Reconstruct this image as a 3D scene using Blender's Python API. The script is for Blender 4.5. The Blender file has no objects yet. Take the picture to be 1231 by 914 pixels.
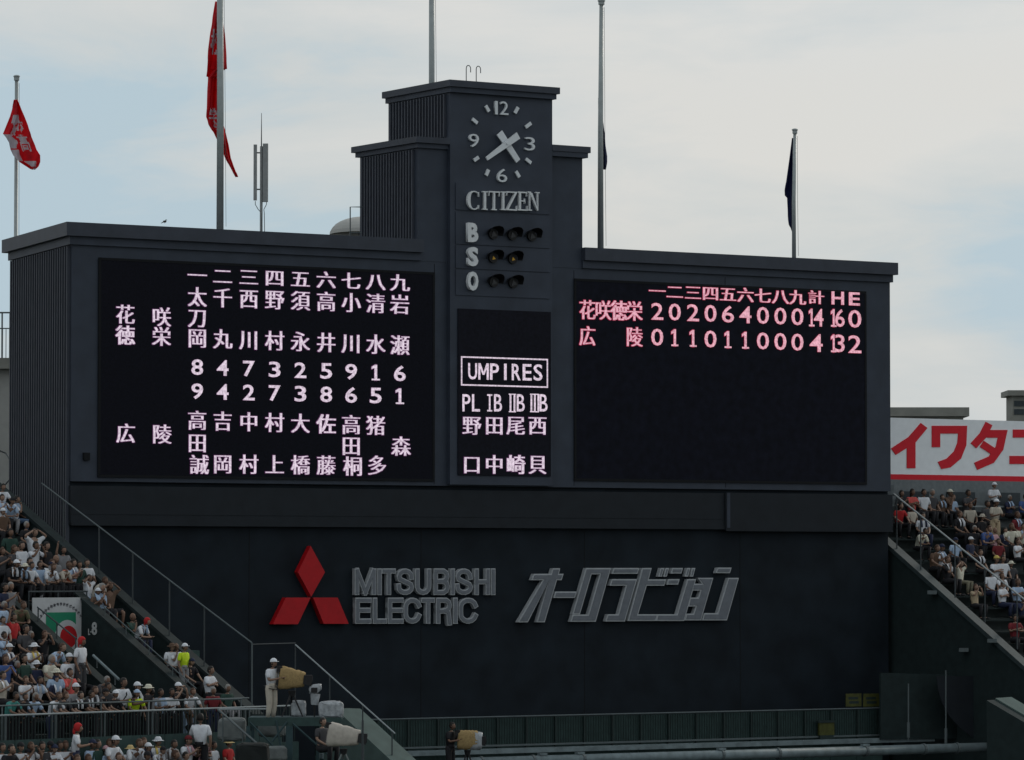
import bpy, bmesh, math, random
from mathutils import Vector, Matrix, noise
random.seed(7)
R = math.radians
sc = bpy.context.scene
C = sc.collection
# ------------------------------------------------------------------ camera
CAM = Vector((0, 0, 14.0)); FPX = 5000.0; PITCH = math.atan(225 / FPX)
cd = bpy.data.cameras.new('camera'); cam = bpy.data.objects.new('camera', cd); C.objects.link(cam)
cam.location = CAM; cam.rotation_euler = (math.pi / 2 + PITCH, 0, 0)
cd.sensor_fit = 'HORIZONTAL'; cd.sensor_width = 36; cd.lens = FPX / 1231 * 36
cd.clip_start = 1; cd.clip_end = 20000
sc.camera = cam
# ------------------------------------------------------------------ sky, sun, exposure
SUN_EL, SUN_AZ = 30, 42            # azimuth clockwise from +Y
w = bpy.data.worlds.new('World'); sc.world = w; w.use_nodes = True
nt = w.node_tree; nt.nodes.clear()
def N(t, **k):
    n = nt.nodes.new(t)
    for a, b in k.items(): setattr(n, a, b)
    return n
out = N('ShaderNodeOutputWorld'); bg1 = N('ShaderNodeBackground'); bg2 = N('ShaderNodeBackground'); mx = N('ShaderNodeMixShader')
sky = N('ShaderNodeTexSky', sky_type='NISHITA', sun_disc=False)
sky.sun_elevation = R(SUN_EL); sky.sun_rotation = R(SUN_AZ); sky.air_density = 1.3; sky.dust_density = 2.5
nt.links.new(sky.outputs[0], bg1.inputs[0]); bg1.inputs[1].default_value = 0.10
tc = N('ShaderNodeTexCoord'); mp = N('ShaderNodeMapping'); mp.inputs['Scale'].default_value = (1.0, 1.0, 2.6)
mp.inputs['Location'].default_value = (3.1, 2.2, 0.1); mp.inputs['Rotation'].default_value = (0, R(-14), 0)
n1 = N('ShaderNodeTexNoise'); n1.inputs['Scale'].default_value = 5.0; n1.inputs['Detail'].default_value = 7; n1.inputs['Roughness'].default_value = .5; n1.inputs['Distortion'].default_value = .35
n2 = N('ShaderNodeTexNoise'); n2.inputs['Scale'].default_value = 4.0; n2.inputs['Detail'].default_value = 3
nt.links.new(tc.outputs['Generated'], mp.inputs[0]); nt.links.new(mp.outputs[0], n1.inputs['Vector']); nt.links.new(mp.outputs[0], n2.inputs['Vector'])
r1 = N('ShaderNodeValToRGB'); r1.color_ramp.elements[0].position = .38; r1.color_ramp.elements[1].position = .60
r1.color_ramp.elements[0].color = (.455, .585, .675, 1); r1.color_ramp.elements[1].color = (.695, .705, .70, 1)
e = r1.color_ramp.elements.new(.48); e.color = (.59, .64, .665, 1)
r2 = N('ShaderNodeValToRGB'); r2.color_ramp.elements[0].position = .45; r2.color_ramp.elements[1].position = .68
r2.color_ramp.elements[0].color = (1, 1, 1, 1); r2.color_ramp.elements[1].color = (1.015, .985, .955, 1)
mul = N('ShaderNodeMix', data_type='RGBA', blend_type='MULTIPLY'); mul.inputs[0].default_value = 1
nt.links.new(n1.outputs['Fac'], r1.inputs[0]); nt.links.new(n2.outputs['Fac'], r2.inputs[0])
n3 = N('ShaderNodeTexNoise'); n3.inputs['Scale'].default_value = 14; n3.inputs['Detail'].default_value = 8; n3.inputs['Roughness'].default_value = .6; n3.inputs['Distortion'].default_value = .8
mp3 = N('ShaderNodeMapping'); mp3.inputs['Scale'].default_value = (1, 1, 4.5); mp3.inputs['Rotation'].default_value = (0, R(-9), 0); nt.links.new(tc.outputs['Generated'], mp3.inputs[0]); nt.links.new(mp3.outputs[0], n3.inputs['Vector'])
ad = N('ShaderNodeMath', operation='MULTIPLY_ADD'); ad.inputs[1].default_value = .26; nt.links.new(n3.outputs['Fac'], ad.inputs[0])
sb3 = N('ShaderNodeMath', operation='SUBTRACT'); sb3.inputs[1].default_value = .13; nt.links.new(n1.outputs['Fac'], sb3.inputs[0]); nt.links.new(sb3.outputs[0], ad.inputs[2]); nt.links.new(ad.outputs[0], r1.inputs[0])
nt.links.new(r1.outputs[0], mul.inputs[6]); nt.links.new(r2.outputs[0], mul.inputs[7]); nt.links.new(mul.outputs[2], bg2.inputs[0])
bg2.inputs[1].default_value = .99
mx.inputs[0].default_value = .93
nt.links.new(bg1.outputs[0], mx.inputs[1]); nt.links.new(bg2.outputs[0], mx.inputs[2]); nt.links.new(mx.outputs[0], out.inputs[0])
sd = bpy.data.lights.new('sun', 'SUN'); sd.energy = .9; sd.angle = R(12); sd.color = (1, .93, .82)
sun = bpy.data.objects.new('sun', sd); C.objects.link(sun)
_sv = Vector((math.sin(R(SUN_AZ)) * math.cos(R(SUN_EL)), math.cos(R(SUN_AZ)) * math.cos(R(SUN_EL)), math.sin(R(SUN_EL))))
sun.rotation_euler = _sv.to_track_quat('Z', 'Y').to_euler(); sun.location = (0, 0, 60)
sc.view_settings.view_transform = 'Standard'; sc.view_settings.look = 'None'; sc.view_settings.exposure = 0; sc.view_settings.gamma = 1
# ------------------------------------------------------------------ helpers: picture measurements to places in the world
FW = Vector((0, math.cos(PITCH), math.sin(PITCH))); UP = Vector((0, -math.sin(PITCH), math.cos(PITCH)))
def ray(u, v): return FW * FPX + Vector((1, 0, 0)) * (u - 615.5) + UP * (457 - v)
def at(u, v, Y): d = ray(u, v); return CAM + d * (Y / d.y)
def hit(u, v, P, n): d = ray(u, v); return CAM + d * ((P - CAM).dot(n) / d.dot(n))
def proj(p):
    q = p - CAM; f = q.dot(FW); return 615.5 + FPX * q.x / f, 457 - FPX * q.dot(UP) / f
D = Vector((.843, .538, 0)).normalized(); NB = Vector((D.y, -D.x, 0)); O = at(578, 682, 160); O.z = 0
def onb(u, v, off=0):               # local board coordinates (x along, z up) of a measured point
    p = hit(u, v, O + NB * off, NB); q = p - O
    return q.dot(D), p.z
BM = Matrix.Translation(O) @ Matrix.Rotation(math.atan2(D.y, D.x), 4, 'Z')   # local x along, y away, z up
# ------------------------------------------------------------------ materials
def mat(name, col, rough=.7, var=.12, scale=6, bump=0, metal=0, streak=0, spec=.3, emit=None):
    m = bpy.data.materials.new(name); m.use_nodes = True; t = m.node_tree; b = t.nodes['Principled BSDF']
    b.inputs['Roughness'].default_value = rough; b.inputs['Metallic'].default_value = metal; b.inputs['Specular IOR Level'].default_value = spec
    b.inputs['Base Color'].default_value = (*col, 1)
    if emit:
        b.inputs['Emission Color'].default_value = (*emit[0], 1); b.inputs['Emission Strength'].default_value = emit[1]; return m
    tcx = t.nodes.new('ShaderNodeTexCoord'); n = t.nodes.new('ShaderNodeTexNoise'); n.inputs['Scale'].default_value = scale; n.inputs['Detail'].default_value = 6
    mpx = t.nodes.new('ShaderNodeMapping'); t.links.new(tcx.outputs['Object'], mpx.inputs[0]); t.links.new(mpx.outputs[0], n.inputs['Vector'])
    rp = t.nodes.new('ShaderNodeValToRGB'); rp.color_ramp.elements[0].position = .3; rp.color_ramp.elements[1].position = .7
    rp.color_ramp.elements[0].color = (*[c * (1 - var) for c in col], 1); rp.color_ramp.elements[1].color = (*[min(1, c * (1 + var)) for c in col], 1)
    t.links.new(n.outputs['Fac'], rp.inputs[0]); last = rp.outputs[0]
    if streak:
        n3 = t.nodes.new('ShaderNodeTexNoise'); mp3 = t.nodes.new('ShaderNodeMapping'); mp3.inputs['Scale'].default_value = (1.6, 1.6, .09)
        n3.inputs['Scale'].default_value = 1.5; n3.inputs['Detail'].default_value = 7
        t.links.new(tcx.outputs['Object'], mp3.inputs[0]); t.links.new(mp3.outputs[0], n3.inputs['Vector'])
        r3 = t.nodes.new('ShaderNodeValToRGB'); r3.color_ramp.elements[0].position = .35; r3.color_ramp.elements[1].position = .68
        lo, hi = 1 - streak, 1 + streak
        r3.color_ramp.elements[0].color = (lo, lo, lo, 1); r3.color_ramp.elements[1].color = (hi, hi, hi * 1.02, 1)
        q = t.nodes.new('ShaderNodeMix'); q.data_type = 'RGBA'; q.blend_type = 'MULTIPLY'; q.inputs[0].default_value = 1
        t.links.new(last, q.inputs[6]); t.links.new(r3.outputs[0], q.inputs[7]); last = q.outputs[2]
    t.links.new(last, b.inputs['Base Color'])
    if bump:
        bp = t.nodes.new('ShaderNodeBump'); bp.inputs['Strength'].default_value = bump; bp.inputs['Distance'].default_value = .02
        t.links.new(n.outputs['Fac'], bp.inputs['Height']); t.links.new(bp.outputs[0], b.inputs['Normal'])
    return m
def led(name, col):
    m = mat(name, (0, 0, 0), emit=(col, 1.0)); t = m.node_tree; b = t.nodes['Principled BSDF']; g = t.nodes.new('ShaderNodeNewGeometry')
    n = t.nodes.new('ShaderNodeTexNoise'); n.inputs['Scale'].default_value = 13; n.inputs['Detail'].default_value = 2; r = t.nodes.new('ShaderNodeMapRange'); r.inputs[1].default_value = .32; r.inputs[2].default_value = .68; r.inputs[3].default_value = .66; r.inputs[4].default_value = 1.16
    t.links.new(g.outputs['Position'], n.inputs['Vector']); t.links.new(n.outputs['Fac'], r.inputs[0]); t.links.new(r.outputs[0], b.inputs['Emission Strength']); return m
def net_mat(name, col, alpha):
    m = mat(name, col, .8); b = m.node_tree.nodes['Principled BSDF']; b.inputs['Alpha'].default_value = alpha; return m
M = dict(
 board=mat('board_paint', (.034, .0435, .062), .6, .16, 1.1, .15, streak=.24),
 board2=mat('board_paint_panel', (.037, .0465, .066), .6, .16, 1.1, .15, streak=.22),
 rib=mat('rib_metal', (.047, .054, .070), .6, .12, 2, 0, streak=.25),
 cornice=mat('cornice_metal', (.040, .0475, .064), .55, .12, 2, .1, streak=.15),
 lower=mat('backscreen_paint', (.0095, .0145, .0200), .75, .3, .8, .1, streak=.40, spec=.16),
 ledge=mat('ledge_paint', (.0110, .0150, .0200), .75, .15, 1.5, .1, streak=.2),
 gap=mat('dark_joint', (.006, .007, .009), .9),
 screen=mat('display_glass', (.0050, .0054, .0105), .6, .3, 14, spec=.10),
 screen2=mat('display_glass_worn', (.0065, .0070, .0130), .6, .3, 9, spec=.12),
 screen3=mat('display_glass_blue', (.0052, .0062, .0130), .6, .35, 3, spec=.10),
 led_w=led('led_white', (.74, .62, .73)),
 led_p=led('led_pink', (.80, .41, .50)),
 led_halo=mat('led_pink_halo', (0, 0, 0), emit=((.30, .02, .06), 1.0)),  # halo of the lit characters, painted as dim glowing copies behind them
 led_halow=mat('led_white_halo', (0, 0, 0), emit=((.10, .03, .10), 1.0)),
 clock=mat('clock_white', (.68, .71, .74), .5, .05),
 sign=mat('letter_white', (.66, .68, .70), .5, .08, 5),
 letter_edge=mat('letter_edge', (.36, .38, .40), .4, .08),
 letter_face=mat('letter_face', (.135, .148, .17), .45, .1),
 logo=mat('logo_red', (.40, .003, .008), .5, .1, 3),
 hood=mat('lamp_hood', (.006, .006, .007), .5), lens=mat('lamp_lens', (.03, .03, .032), .25),
 lens_y=mat('lamp_lens_amber', (.30, .17, .01), .4, emit=((.45, .27, .03), .18)),
 pole=mat('pole_metal', (.30, .33, .33), .4, .08, 5, metal=.2), poled=mat('dark_metal', (.04, .05, .055), .5),
 flag_r=mat('flag_red', (.68, .018, .030), .8, .12, 4), flag_w=mat('flag_white', (.60, .56, .60), .8), flag_n=mat('flag_navy', (.025, .035, .12), .8),
 ant=mat('antenna_grey', (.26, .28, .28), .5), beige=mat('beige_render', (.36, .36, .34), .8, .08, 2, .1, streak=.1),
 roofc=mat('rooftop_concrete', (.22, .22, .20), .85, .12, 2, .1), rail=mat('rail_metal', (.085, .105, .11), .45, .1), railw=mat('rail_pale', (.26, .29, .30), .45, .1),
 cab=mat('cabinet_green', (.030, .060, .056), .7, .15), white=mat('panel_white', (.80, .83, .85), .6, .04, 3, streak=.04), red=mat('sign_red', (.62, .010, .025), .6, .05),
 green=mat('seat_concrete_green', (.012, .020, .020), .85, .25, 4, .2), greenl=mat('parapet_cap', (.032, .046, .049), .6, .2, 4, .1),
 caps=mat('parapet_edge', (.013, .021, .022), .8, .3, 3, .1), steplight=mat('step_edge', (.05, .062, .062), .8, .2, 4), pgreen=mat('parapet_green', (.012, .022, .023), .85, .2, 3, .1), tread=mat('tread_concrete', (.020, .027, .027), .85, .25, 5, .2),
 fence=mat('fence_green', (.030, .058, .055), .7, .2, 4, streak=.2), slat=mat('slat_green', (.014, .026, .025), .6), slab=mat('slab_green', (.060, .092, .086), .8, .15, 2, .1),
 pipe=mat('pipe_grey', (.15, .19, .20), .5, .25, 3, streak=.1), yellow=mat('sign_yellow', (.055, .058, .012), .6, .3, 5), teal=mat('scaffold_teal', (.026, .055, .062), .6, .2, 4),
 bgreen=mat('banner_green', (.015, .20, .11), .8, .05), bwhite=mat('banner_white', (.46, .47, .48), .8, .08, 3), ink=mat('ink', (.05, .05, .06), .9), lab=mat('wall_number_white', (.42, .44, .44), .7),
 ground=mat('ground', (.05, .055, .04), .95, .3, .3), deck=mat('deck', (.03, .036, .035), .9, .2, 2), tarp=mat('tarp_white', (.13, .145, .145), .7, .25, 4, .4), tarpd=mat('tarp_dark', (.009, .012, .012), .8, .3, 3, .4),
 covy=mat('cover_tan', (.30, .21, .095), .9, .18, 18, .5), covw=mat('cover_cream', (.42, .385, .34), .7, .15, 6, .4), plastic=mat('cover_plastic', (.30, .32, .34), .35, .3, 9, .5), black=mat('black_plastic', (.012, .012, .014), .5),
 eye=mat('eye_dark', (.03, .02, .015), .4), dred=mat('cloth_red', (.42, .01, .015), .8), bird=mat('bird_grey', (.06, .06, .06), .8), win=mat('dark_opening', (.035, .045, .052), .6), col=mat('grey_column', (.15, .17, .18), .8))
for k_ in ('flag_r', 'flag_w', 'flag_n'):
    t_ = M[k_].node_tree; b_ = t_.nodes['Principled BSDF']; tl = t_.nodes.new('ShaderNodeBsdfTranslucent'); mxs = t_.nodes.new('ShaderNodeMixShader'); mxs.inputs[0].default_value = .55
    t_.links.new(b_.inputs['Base Color'].links[0].from_socket, tl.inputs[0]); t_.links.new(b_.outputs[0], mxs.inputs[1]); t_.links.new(tl.outputs[0], mxs.inputs[2]); t_.links.new(mxs.outputs[0], t_.nodes['Material Output'].inputs[0])
# ------------------------------------------------------------------ mesh building
class MB:
    def __init__(s): s.v = []; s.f = []; s.m = []
    def quad(s, pts, mi=0):
        b = len(s.v); s.v += [Vector(p) for p in pts]; s.f.append(tuple(range(b, b + len(pts)))); s.m.append(mi); return s
    def hexa(s, a, b_, mi=0):        # two matching rings of points
        n = len(a); k = len(s.v); s.v += [Vector(p) for p in a] + [Vector(p) for p in b_]
        s.f.append(tuple(range(k + n - 1, k - 1, -1))); s.f.append(tuple(range(k + n, k + 2 * n)))
        for i in range(n): j = (i + 1) % n; s.f.append((k + i, k + j, k + n + j, k + n + i))
        s.m += [mi] * (n + 2); return s
    def box(s, x0, x1, y0, y1, z0, z1, mi=0):
        return s.hexa([(x0, y0, z0), (x1, y0, z0), (x1, y1, z0), (x0, y1, z0)], [(x0, y0, z1), (x1, y0, z1), (x1, y1, z1), (x0, y1, z1)], mi)
    def prism(s, pts, vec, mi=0): return s.hexa(pts, [Vector(p) + Vector(vec) for p in pts], mi)
    def tube(s, path, rad, n=8, mi=0, cap=True):
        path = [Vector(p) for p in path]
        if not hasattr(rad, '__len__'): rad = [rad] * len(path)
        k0 = len(s.v); last = None
        for i, p in enumerate(path):
            t = (path[min(i + 1, len(path) - 1)] - path[max(i - 1, 0)]).normalized()
            if last is None: a = t.orthogonal().normalized()
            else: a = (last - t * last.dot(t)).normalized()
            last = a; b = t.cross(a); r = rad[i]; rx, ry = r if hasattr(r, '__len__') else (r, r)
            for j in range(n):
                q = 2 * math.pi * j / n; s.v.append(p + a * math.cos(q) * rx + b * math.sin(q) * ry)
        for i in range(len(path) - 1):
            for j in range(n):
                a = k0 + i * n + j; b = k0 + i * n + (j + 1) % n; s.f.append((a, b, b + n, a + n)); s.m.append(mi)
        if cap:
            s.f.append(tuple(range(k0 + n - 1, k0 - 1, -1))); e = k0 + (len(path) - 1) * n; s.f.append(tuple(range(e, e + n))); s.m += [mi, mi]
        return s
    def ball(s, c, r, nu=10, nv=7, mi=0, fn=None, v0=0, v1=1):
        c = Vector(c); k = len(s.v)
        for i in range(nv + 1):
            th = math.pi * (v0 + (v1 - v0) * i / nv)
            for j in range(nu):
                ph = 2 * math.pi * j / nu; d = Vector((math.sin(th) * math.cos(ph), math.sin(th) * math.sin(ph), math.cos(th)))
                q = Vector((d.x * r[0], d.y * r[1], d.z * r[2])); s.v.append(c + (fn(d, q) if fn else q))
        for i in range(nv):
            for j in range(nu):
                a = k + i * nu + j; b = k + i * nu + (j + 1) % nu; s.f.append((a, a + nu, b + nu, b)); s.m.append(mi)
        return s
    def add_mesh(s, me, mi=0):
        k = len(s.v); s.v += [v.co.copy() for v in me.vertices]; s.f += [tuple(k + i for i in p.vertices) for p in me.polygons]; s.m += [mi] * len(me.polygons); return s
    def mesh(s, name, mats, smooth=False, origin=None, rot=0):
        me = bpy.data.meshes.new(name); o = Vector(origin or (0, 0, 0)); iv = Matrix.Rotation(-rot, 3, 'Z')
        me.from_pydata([iv @ (p - o) for p in s.v], [], s.f)
        for m_ in (mats if isinstance(mats, (list, tuple)) else [mats]): me.materials.append(m_)
        me.polygons.foreach_set('material_index', s.m)
        bm = bmesh.new(); bm.from_mesh(me); bmesh.ops.remove_doubles(bm, verts=bm.verts, dist=.0004) if smooth else None
        bmesh.ops.recalc_face_normals(bm, faces=bm.faces); bm.to_mesh(me); bm.free()
        if smooth: me.polygons.foreach_set('use_smooth', [True] * len(me.polygons))
        return me
def put(name, me, parent=None, loc=None, rot=None, mtx=None):
    o = bpy.data.objects.new(name, me); C.objects.link(o)
    if parent: o.parent = parent
    if mtx is not None: o.matrix_local = mtx
    if loc is not None: o.location = loc
    if rot is not None: o.rotation_euler = rot
    return o
def part(name, mb, mats, parent, smooth=False, label=None, kind=None):   # coordinates in the parent's frame
    o = put(name, mb.mesh(name, mats, smooth), parent)
    if label: o['label'] = label
    if kind: o['kind'] = kind
    return o
def tag(o, label, cat, group=None):
    o['label'] = label; o['category'] = cat
    if group: o['group'] = group
    return o
def thing(name, label, cat, loc=(0, 0, 0), rz=0, group=None):
    o = bpy.data.objects.new(name, None); C.objects.link(o); o.location = loc; o.rotation_euler = (0, 0, rz); o.empty_display_size = .3
    return tag(o, label, cat, group)
def single(name, mb, mats, label, cat, origin, group=None, smooth=False):  # world coordinates, one mesh thing
    o = put(name, mb.mesh(name, mats, smooth, origin), None, origin); return tag(o, label, cat, group)
def struct(name, mb, mats): o = put(name, mb.mesh(name, mats)); o['kind'] = 'structure'; return o
# glyphs
_gc = {}
def glyph(ch, off=0.0, ext=.03):
    k = (ch, off, ext)
    if k in _gc: return _gc[k]
    cu = bpy.data.curves.new('glyph', 'FONT'); cu.body = ch; cu.size = 1; cu.offset = off; cu.extrude = ext; cu.resolution_u = 3
    ob = bpy.data.objects.new('glyph', cu); C.objects.link(ob); bpy.context.view_layer.update()
    me = bpy.data.meshes.new_from_object(ob.evaluated_get(bpy.context.evaluated_depsgraph_get()))
    bpy.data.objects.remove(ob); xs = [v.co.x for v in me.vertices] or [0, 1]; ys = [v.co.y for v in me.vertices] or [0, 1]
    _gc[k] = (me, (min(xs), max(xs), min(ys), max(ys))); return _gc[k]
_gm = {}
def gmesh(ch, off, ext, m):
    k = (ch, off, ext, m.name)
    if k not in _gm:
        me = glyph(ch, off, ext)[0].copy(); me.materials.clear(); me.materials.append(m); me.name = 'glyph'; _gm[k] = me
    return _gm[k], glyph(ch, off, ext)[1]
RX = Matrix.Rotation(math.pi / 2, 4, 'X')
_bc = {}
def bold(ch, m, dx, dy=0, n=3):
    k = (ch, dx, dy, m.name)
    if k in _bc: return _bc[k]
    me0 = glyph(ch, 0.0 if ch in '佐崎徳' else -.009, .03)[0]; mb = MB(); sh = [(dx * (2 * i / (n - 1) - 1), 0) for i in range(n)] + ([(a * dx, b * dy) for a in (-1, 0, 1) for b in (-1, 1)] if dy else [])
    for i, (a, b) in enumerate(sh):
        k0 = len(mb.v); mb.v += [Vector((v.co.x + a, v.co.y + b, v.co.z + i * .0012)) for v in me0.vertices]; mb.f += [tuple(k0 + j for j in p.vertices) for p in me0.polygons]; mb.m += [0] * len(me0.polygons)
    me = bpy.data.meshes.new('glyph'); me.from_pydata(mb.v, [], mb.f); me.materials.append(m); _bc[k] = me; return me
ONE = [[(.36, 0), (.66, 0), (.66, 1), (.40, 1), (.0, .86), (.0, .72), (.36, .80)], [(0.02, 0), (1, 0), (1, .10), (0.02, .10)]]
EM = [[(0, 0), (.18, 0), (.18, 1), (0, 1)], [(.82, 0), (1, 0), (1, 1), (.82, 1)], [(.0, 1), (.2, 1), (.58, .3), (.42, .3)], [(.8, 1), (1, 1), (.58, .3), (.42, .3)]]
EYE = [[(.36, 0.0), (.64, 0.0), (.64, 1), (.36, 1)], [(0, 0), (1, 0), (1, .09), (0, .09)], [(0, .91), (1, .91), (1, 1), (0, 1)]]
def shape(polys, m, grow=0):
    k = (str(polys), m.name, grow)
    if k in _bc: return _bc[k]
    mb = MB()
    for i, p in enumerate(polys): p = inset(p, -grow) if grow else p; mb.prism([(a, b, -.03) for a, b in p], (0, 0, .06 + i * .0015))
    me = mb.mesh('glyph', m); bm = bmesh.new(); bm.from_mesh(me); bmesh.ops.triangulate(bm, faces=[f for f in bm.faces if len(f.verts) > 4]); bm.to_mesh(me); bm.free(); _bc[k] = me; return me
def put_glyph(name, ch, parent, x0, x1, z0, z1, y, m, off=.0, ext=.03, em=False, thick=.01, slant=0):
    """glyph fitted in the box x0..x1, z0..z1 of the parent's xz plane; em=True fits the full em square"""
    me, bb = gmesh(ch, off, ext, m)
    if em: bb = (0, 1, -.12, .88)
    sx = (x1 - x0) / (bb[1] - bb[0]); sy = (z1 - z0) / (bb[3] - bb[2]); sz = thick / ext
    mt = Matrix.Translation((x0 - bb[0] * sx, y, z0 - bb[2] * sy)) @ RX @ Matrix.Diagonal((sx, sy, sz, 1))
    return put(name, me, parent, mtx=mt)
def ribbon(pts, wd):                # polyline to a mitred outline polygon (2D)
    pts = [Vector((p[0], p[1])) for p in pts]; L = []; Rr = []
    for i, p in enumerate(pts):
        a = (p - pts[i - 1]).normalized() if i else None; b = (pts[i + 1] - p).normalized() if i < len(pts) - 1 else None
        a = a or b; b = b or a; n = Vector((-(a + b).y, (a + b).x)).normalized(); c = max(.45, n.dot(Vector((-a.y, a.x)))); q = n * (wd / 2 / c)
        L.append(p + q); Rr.append(p - q)
    return [tuple(p) for p in L + Rr[::-1]]
def inset(poly, d):
    P = [Vector(p) for p in poly]; n = len(P)
    area = sum(P[i].x * P[(i + 1) % n].y - P[(i + 1) % n].x * P[i].y for i in range(n)); sg = 1 if area > 0 else -1; out_ = []
    for i in range(n):
        a = (P[i] - P[i - 1]).normalized(); b = (P[(i + 1) % n] - P[i]).normalized(); na = Vector((-a.y, a.x)) * sg; nb = Vector((-b.y, b.x)) * sg
        m_ = (na + nb); m_ = m_.normalized() if m_.length > 1e-6 else na; out_.append(tuple(P[i] + m_ * d / max(.5, m_.dot(na))))
    return out_
def flat(name, polys, parent, y, thick, m, step=.0015):   # extruded 2D polygons in the parent's xz plane, front face at y
    mb = MB()
    for i, p in enumerate(polys): mb.prism([(a, y - i * step, b) for a, b in p], (0, thick + i * step, 0))
    me = mb.mesh(name, m); bm = bmesh.new(); bm.from_mesh(me); bmesh.ops.triangulate(bm, faces=[f for f in bm.faces if len(f.verts) > 4]); bm.to_mesh(me); bm.free()
    return put(name, me, parent)
# ------------------------------------------------------------------ ground
gs = MB(); n = 12
for i in range(n):
    for j in range(n):
        x = -3000 + i * 500; y = -1000 + j * 500; gs.quad([(x, y, 0), (x + 500, y, 0), (x + 500, y + 500, 0), (x, y + 500, 0)])
struct('ground', gs, M['ground'])
# ------------------------------------------------------------------ scoreboard
sb = thing('scoreboard', 'huge dark grey stadium scoreboard with lit LED displays and stepped central clock tower', 'scoreboard')
sb.matrix_world = BM
xl = onb(86, 400)[0]; xr = onb(1070, 400)[0]
ztl = onb(86, 283)[1]; z_led = onb(600, 585)[1]
BK = 8.25; SH = 1.58                                        # back edge distance and skew of the left flank
def foot(x0, x1, y0, y1, z0, z1, sk=True):
    k = SH / BK if sk else 0
    mb = MB(); mb.hexa([(x0 + k * y0, y0, z0), (x1, y0, z0), (x1, y1, z0), (x0 + k * y1, y1, z0)], [(x0 + k * y0, y0, z1), (x1, y0, z1), (x1, y1, z1), (x0 + k * y1, y1, z1)]); return mb
z_top = onb(86, 268)[1]; z_top2 = onb(1068, 316)[1]; z_top = (z_top + z_top2) / 2
cor = .50
part('upper_wall', foot(xl, xr, 0, BK, z_led, z_top - cor - .002), M['board'], sb)
xtl_, xtr_ = onb(503, 290)[0], onb(700, 300)[0]
part('tower_front', MB().box(xtl_, xtr_, -.015, .015, z_top - cor - .31, z_top + .005), M['board'], sb)
part('backscreen_wall', foot(xl, xr, .19, BK - .05, 0, z_led - .004), M['lower'], sb, label='dark green-black lower wall behind the sign lettering')
xtl, xtr = onb(505, 290)[0], onb(699, 300)[0]
part('roof_slab', foot(xl + .1, xr - .1, .02, BK, z_top - cor, z_top - .01), M['board'], sb)
for (ca, cb_) in ((xl, xtl), (xtr, xr)):
    ea = .30 if ca == xl else -.0; eb = .22 if cb_ == xr else 0; sk_ = ca == xl
    part('cornice', foot(ca - ea, cb_ + eb, -.28, BK + .5 if sk_ else BK, z_top - cor + .003, z_top, sk_), M['cornice'], sb)
    part('cornice_moulding', foot(ca - ea * .4, cb_ + eb * .4, -.11, BK + .2 if sk_ else BK - .1, z_top - cor - .30, z_top - cor, sk_), M['board2'], sb)
# panel joints on the upper wall front
zb0 = onb(600, 590)[1]; zb1 = onb(600, 634)[1]; xb = onb(870, 610)[0]
part('ledge', MB().box(xl, xb - .01, -.055, .189, zb1, zb0), M['ledge'], sb)
part('ledge_lip', MB().box(xl, xb - .01, -.085, -.056, zb1 - .03, zb1 + .10), M['ledge'], sb)
part('ledge_trim', MB().box(xl, xb - .01, -.07, -.056, zb1 + .38, zb1 + .42), M['ledge'], sb)
part('ledge', MB().box(xb, xr - .02, -.15, .189, zb1 - .06, zb0 + .02), M['ledge'], sb)
part('ledge_lip', MB().box(xb, xr - .02, -.18, -.151, zb1 - .10, zb1 - .02), M['ledge'], sb)
part('ledge_trim', MB().box(xb + .05, xb + .2, -.17, -.151, zb1 + .03, zb0 + .02), M['board'], sb)
# ribs down the left flank
rb = MB(); fx = Vector((SH, BK, 0)).normalized(); fn = Vector((-fx.y, fx.x, 0)); nr = 26; Lf = math.hypot(SH, BK)
for i in range(nr):
    t = .22 + (Lf - .44) * i / (nr - 1); p = Vector((xl, 0, 0)) + fx * t
    a = p - fx * .045 + fn * .003; b = p + fx * .045 + fn * .003
    rb.hexa([(q.x, q.y, 3) for q in (a, b, b + fn * .13, a + fn * .13)], [(q.x, q.y, z_top - cor - .34) for q in (a, b, b + fn * .13, a + fn * .13)])
part('flank_ribs', rb, M['rib'], sb, kind='stuff')
# tower
def tower(u0, u1, vtop, yb, y0, zb, name):
    x0 = onb(u0, 150, -y0)[0]; x1 = onb(u1, 150, -y0)[0]; zt = onb(u0, vtop, -y0)[1]
    part(name, MB().box(x0, x1, y0, yb, zb, zt), M['board'], sb); return x0, x1, zt
zb_t2 = z_top + .001
x0b, x1b, zt2 = tower(503, 700, 178, 4.4, 0, z_top + .002, 'tower_tier')
# tower tier front below the roof line sits proud of the wall between the displays
xc0 = onb(541, 400, .22)[0]; xc1 = onb(664, 400, .22)[0]; ztc = onb(545, 108, .3)[1]
part('tower_shaft', MB().box(xc0, xc1, -.222, -.004, z_led + .05, zt2 - .299), M['board2'], sb)
part('tower_gap_shade', MB().box(xc1 + .003, xc1 + .13, -.02, -.0035, z_led + .05, zt2 - .5), M['gap'], sb)  # proud dark strip, its colour stands in for the shade of a recessed gap
x0a = xc0; x1a = xc1
part('tower_top', MB().box(x0a, x1a, -.222, 4.4, zt2 - .298, ztc), M['board2'], sb)
def cornice(x0, x1, y0, y1, z, h, o1, o2):
    part('tower_cornice', MB().box(x0 - o1, x1 + o1, y0 - o1, y1 + o1, z + h * .45, z + h), M['cornice'], sb)
    part('tower_cornice', MB().box(x0 - o2, x1 + o2, y0 - o2, y1 + o2, z + .002, z + h * .45 - .002), M['board2'], sb)
cornice(x0a, x1a, -.3, 4.4, ztc - .10, .46, .19, .09)
cornice(x0b, x0a - .003 + .12, 0, 4.5, zt2 + .001, .42, .22, .10)
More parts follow.
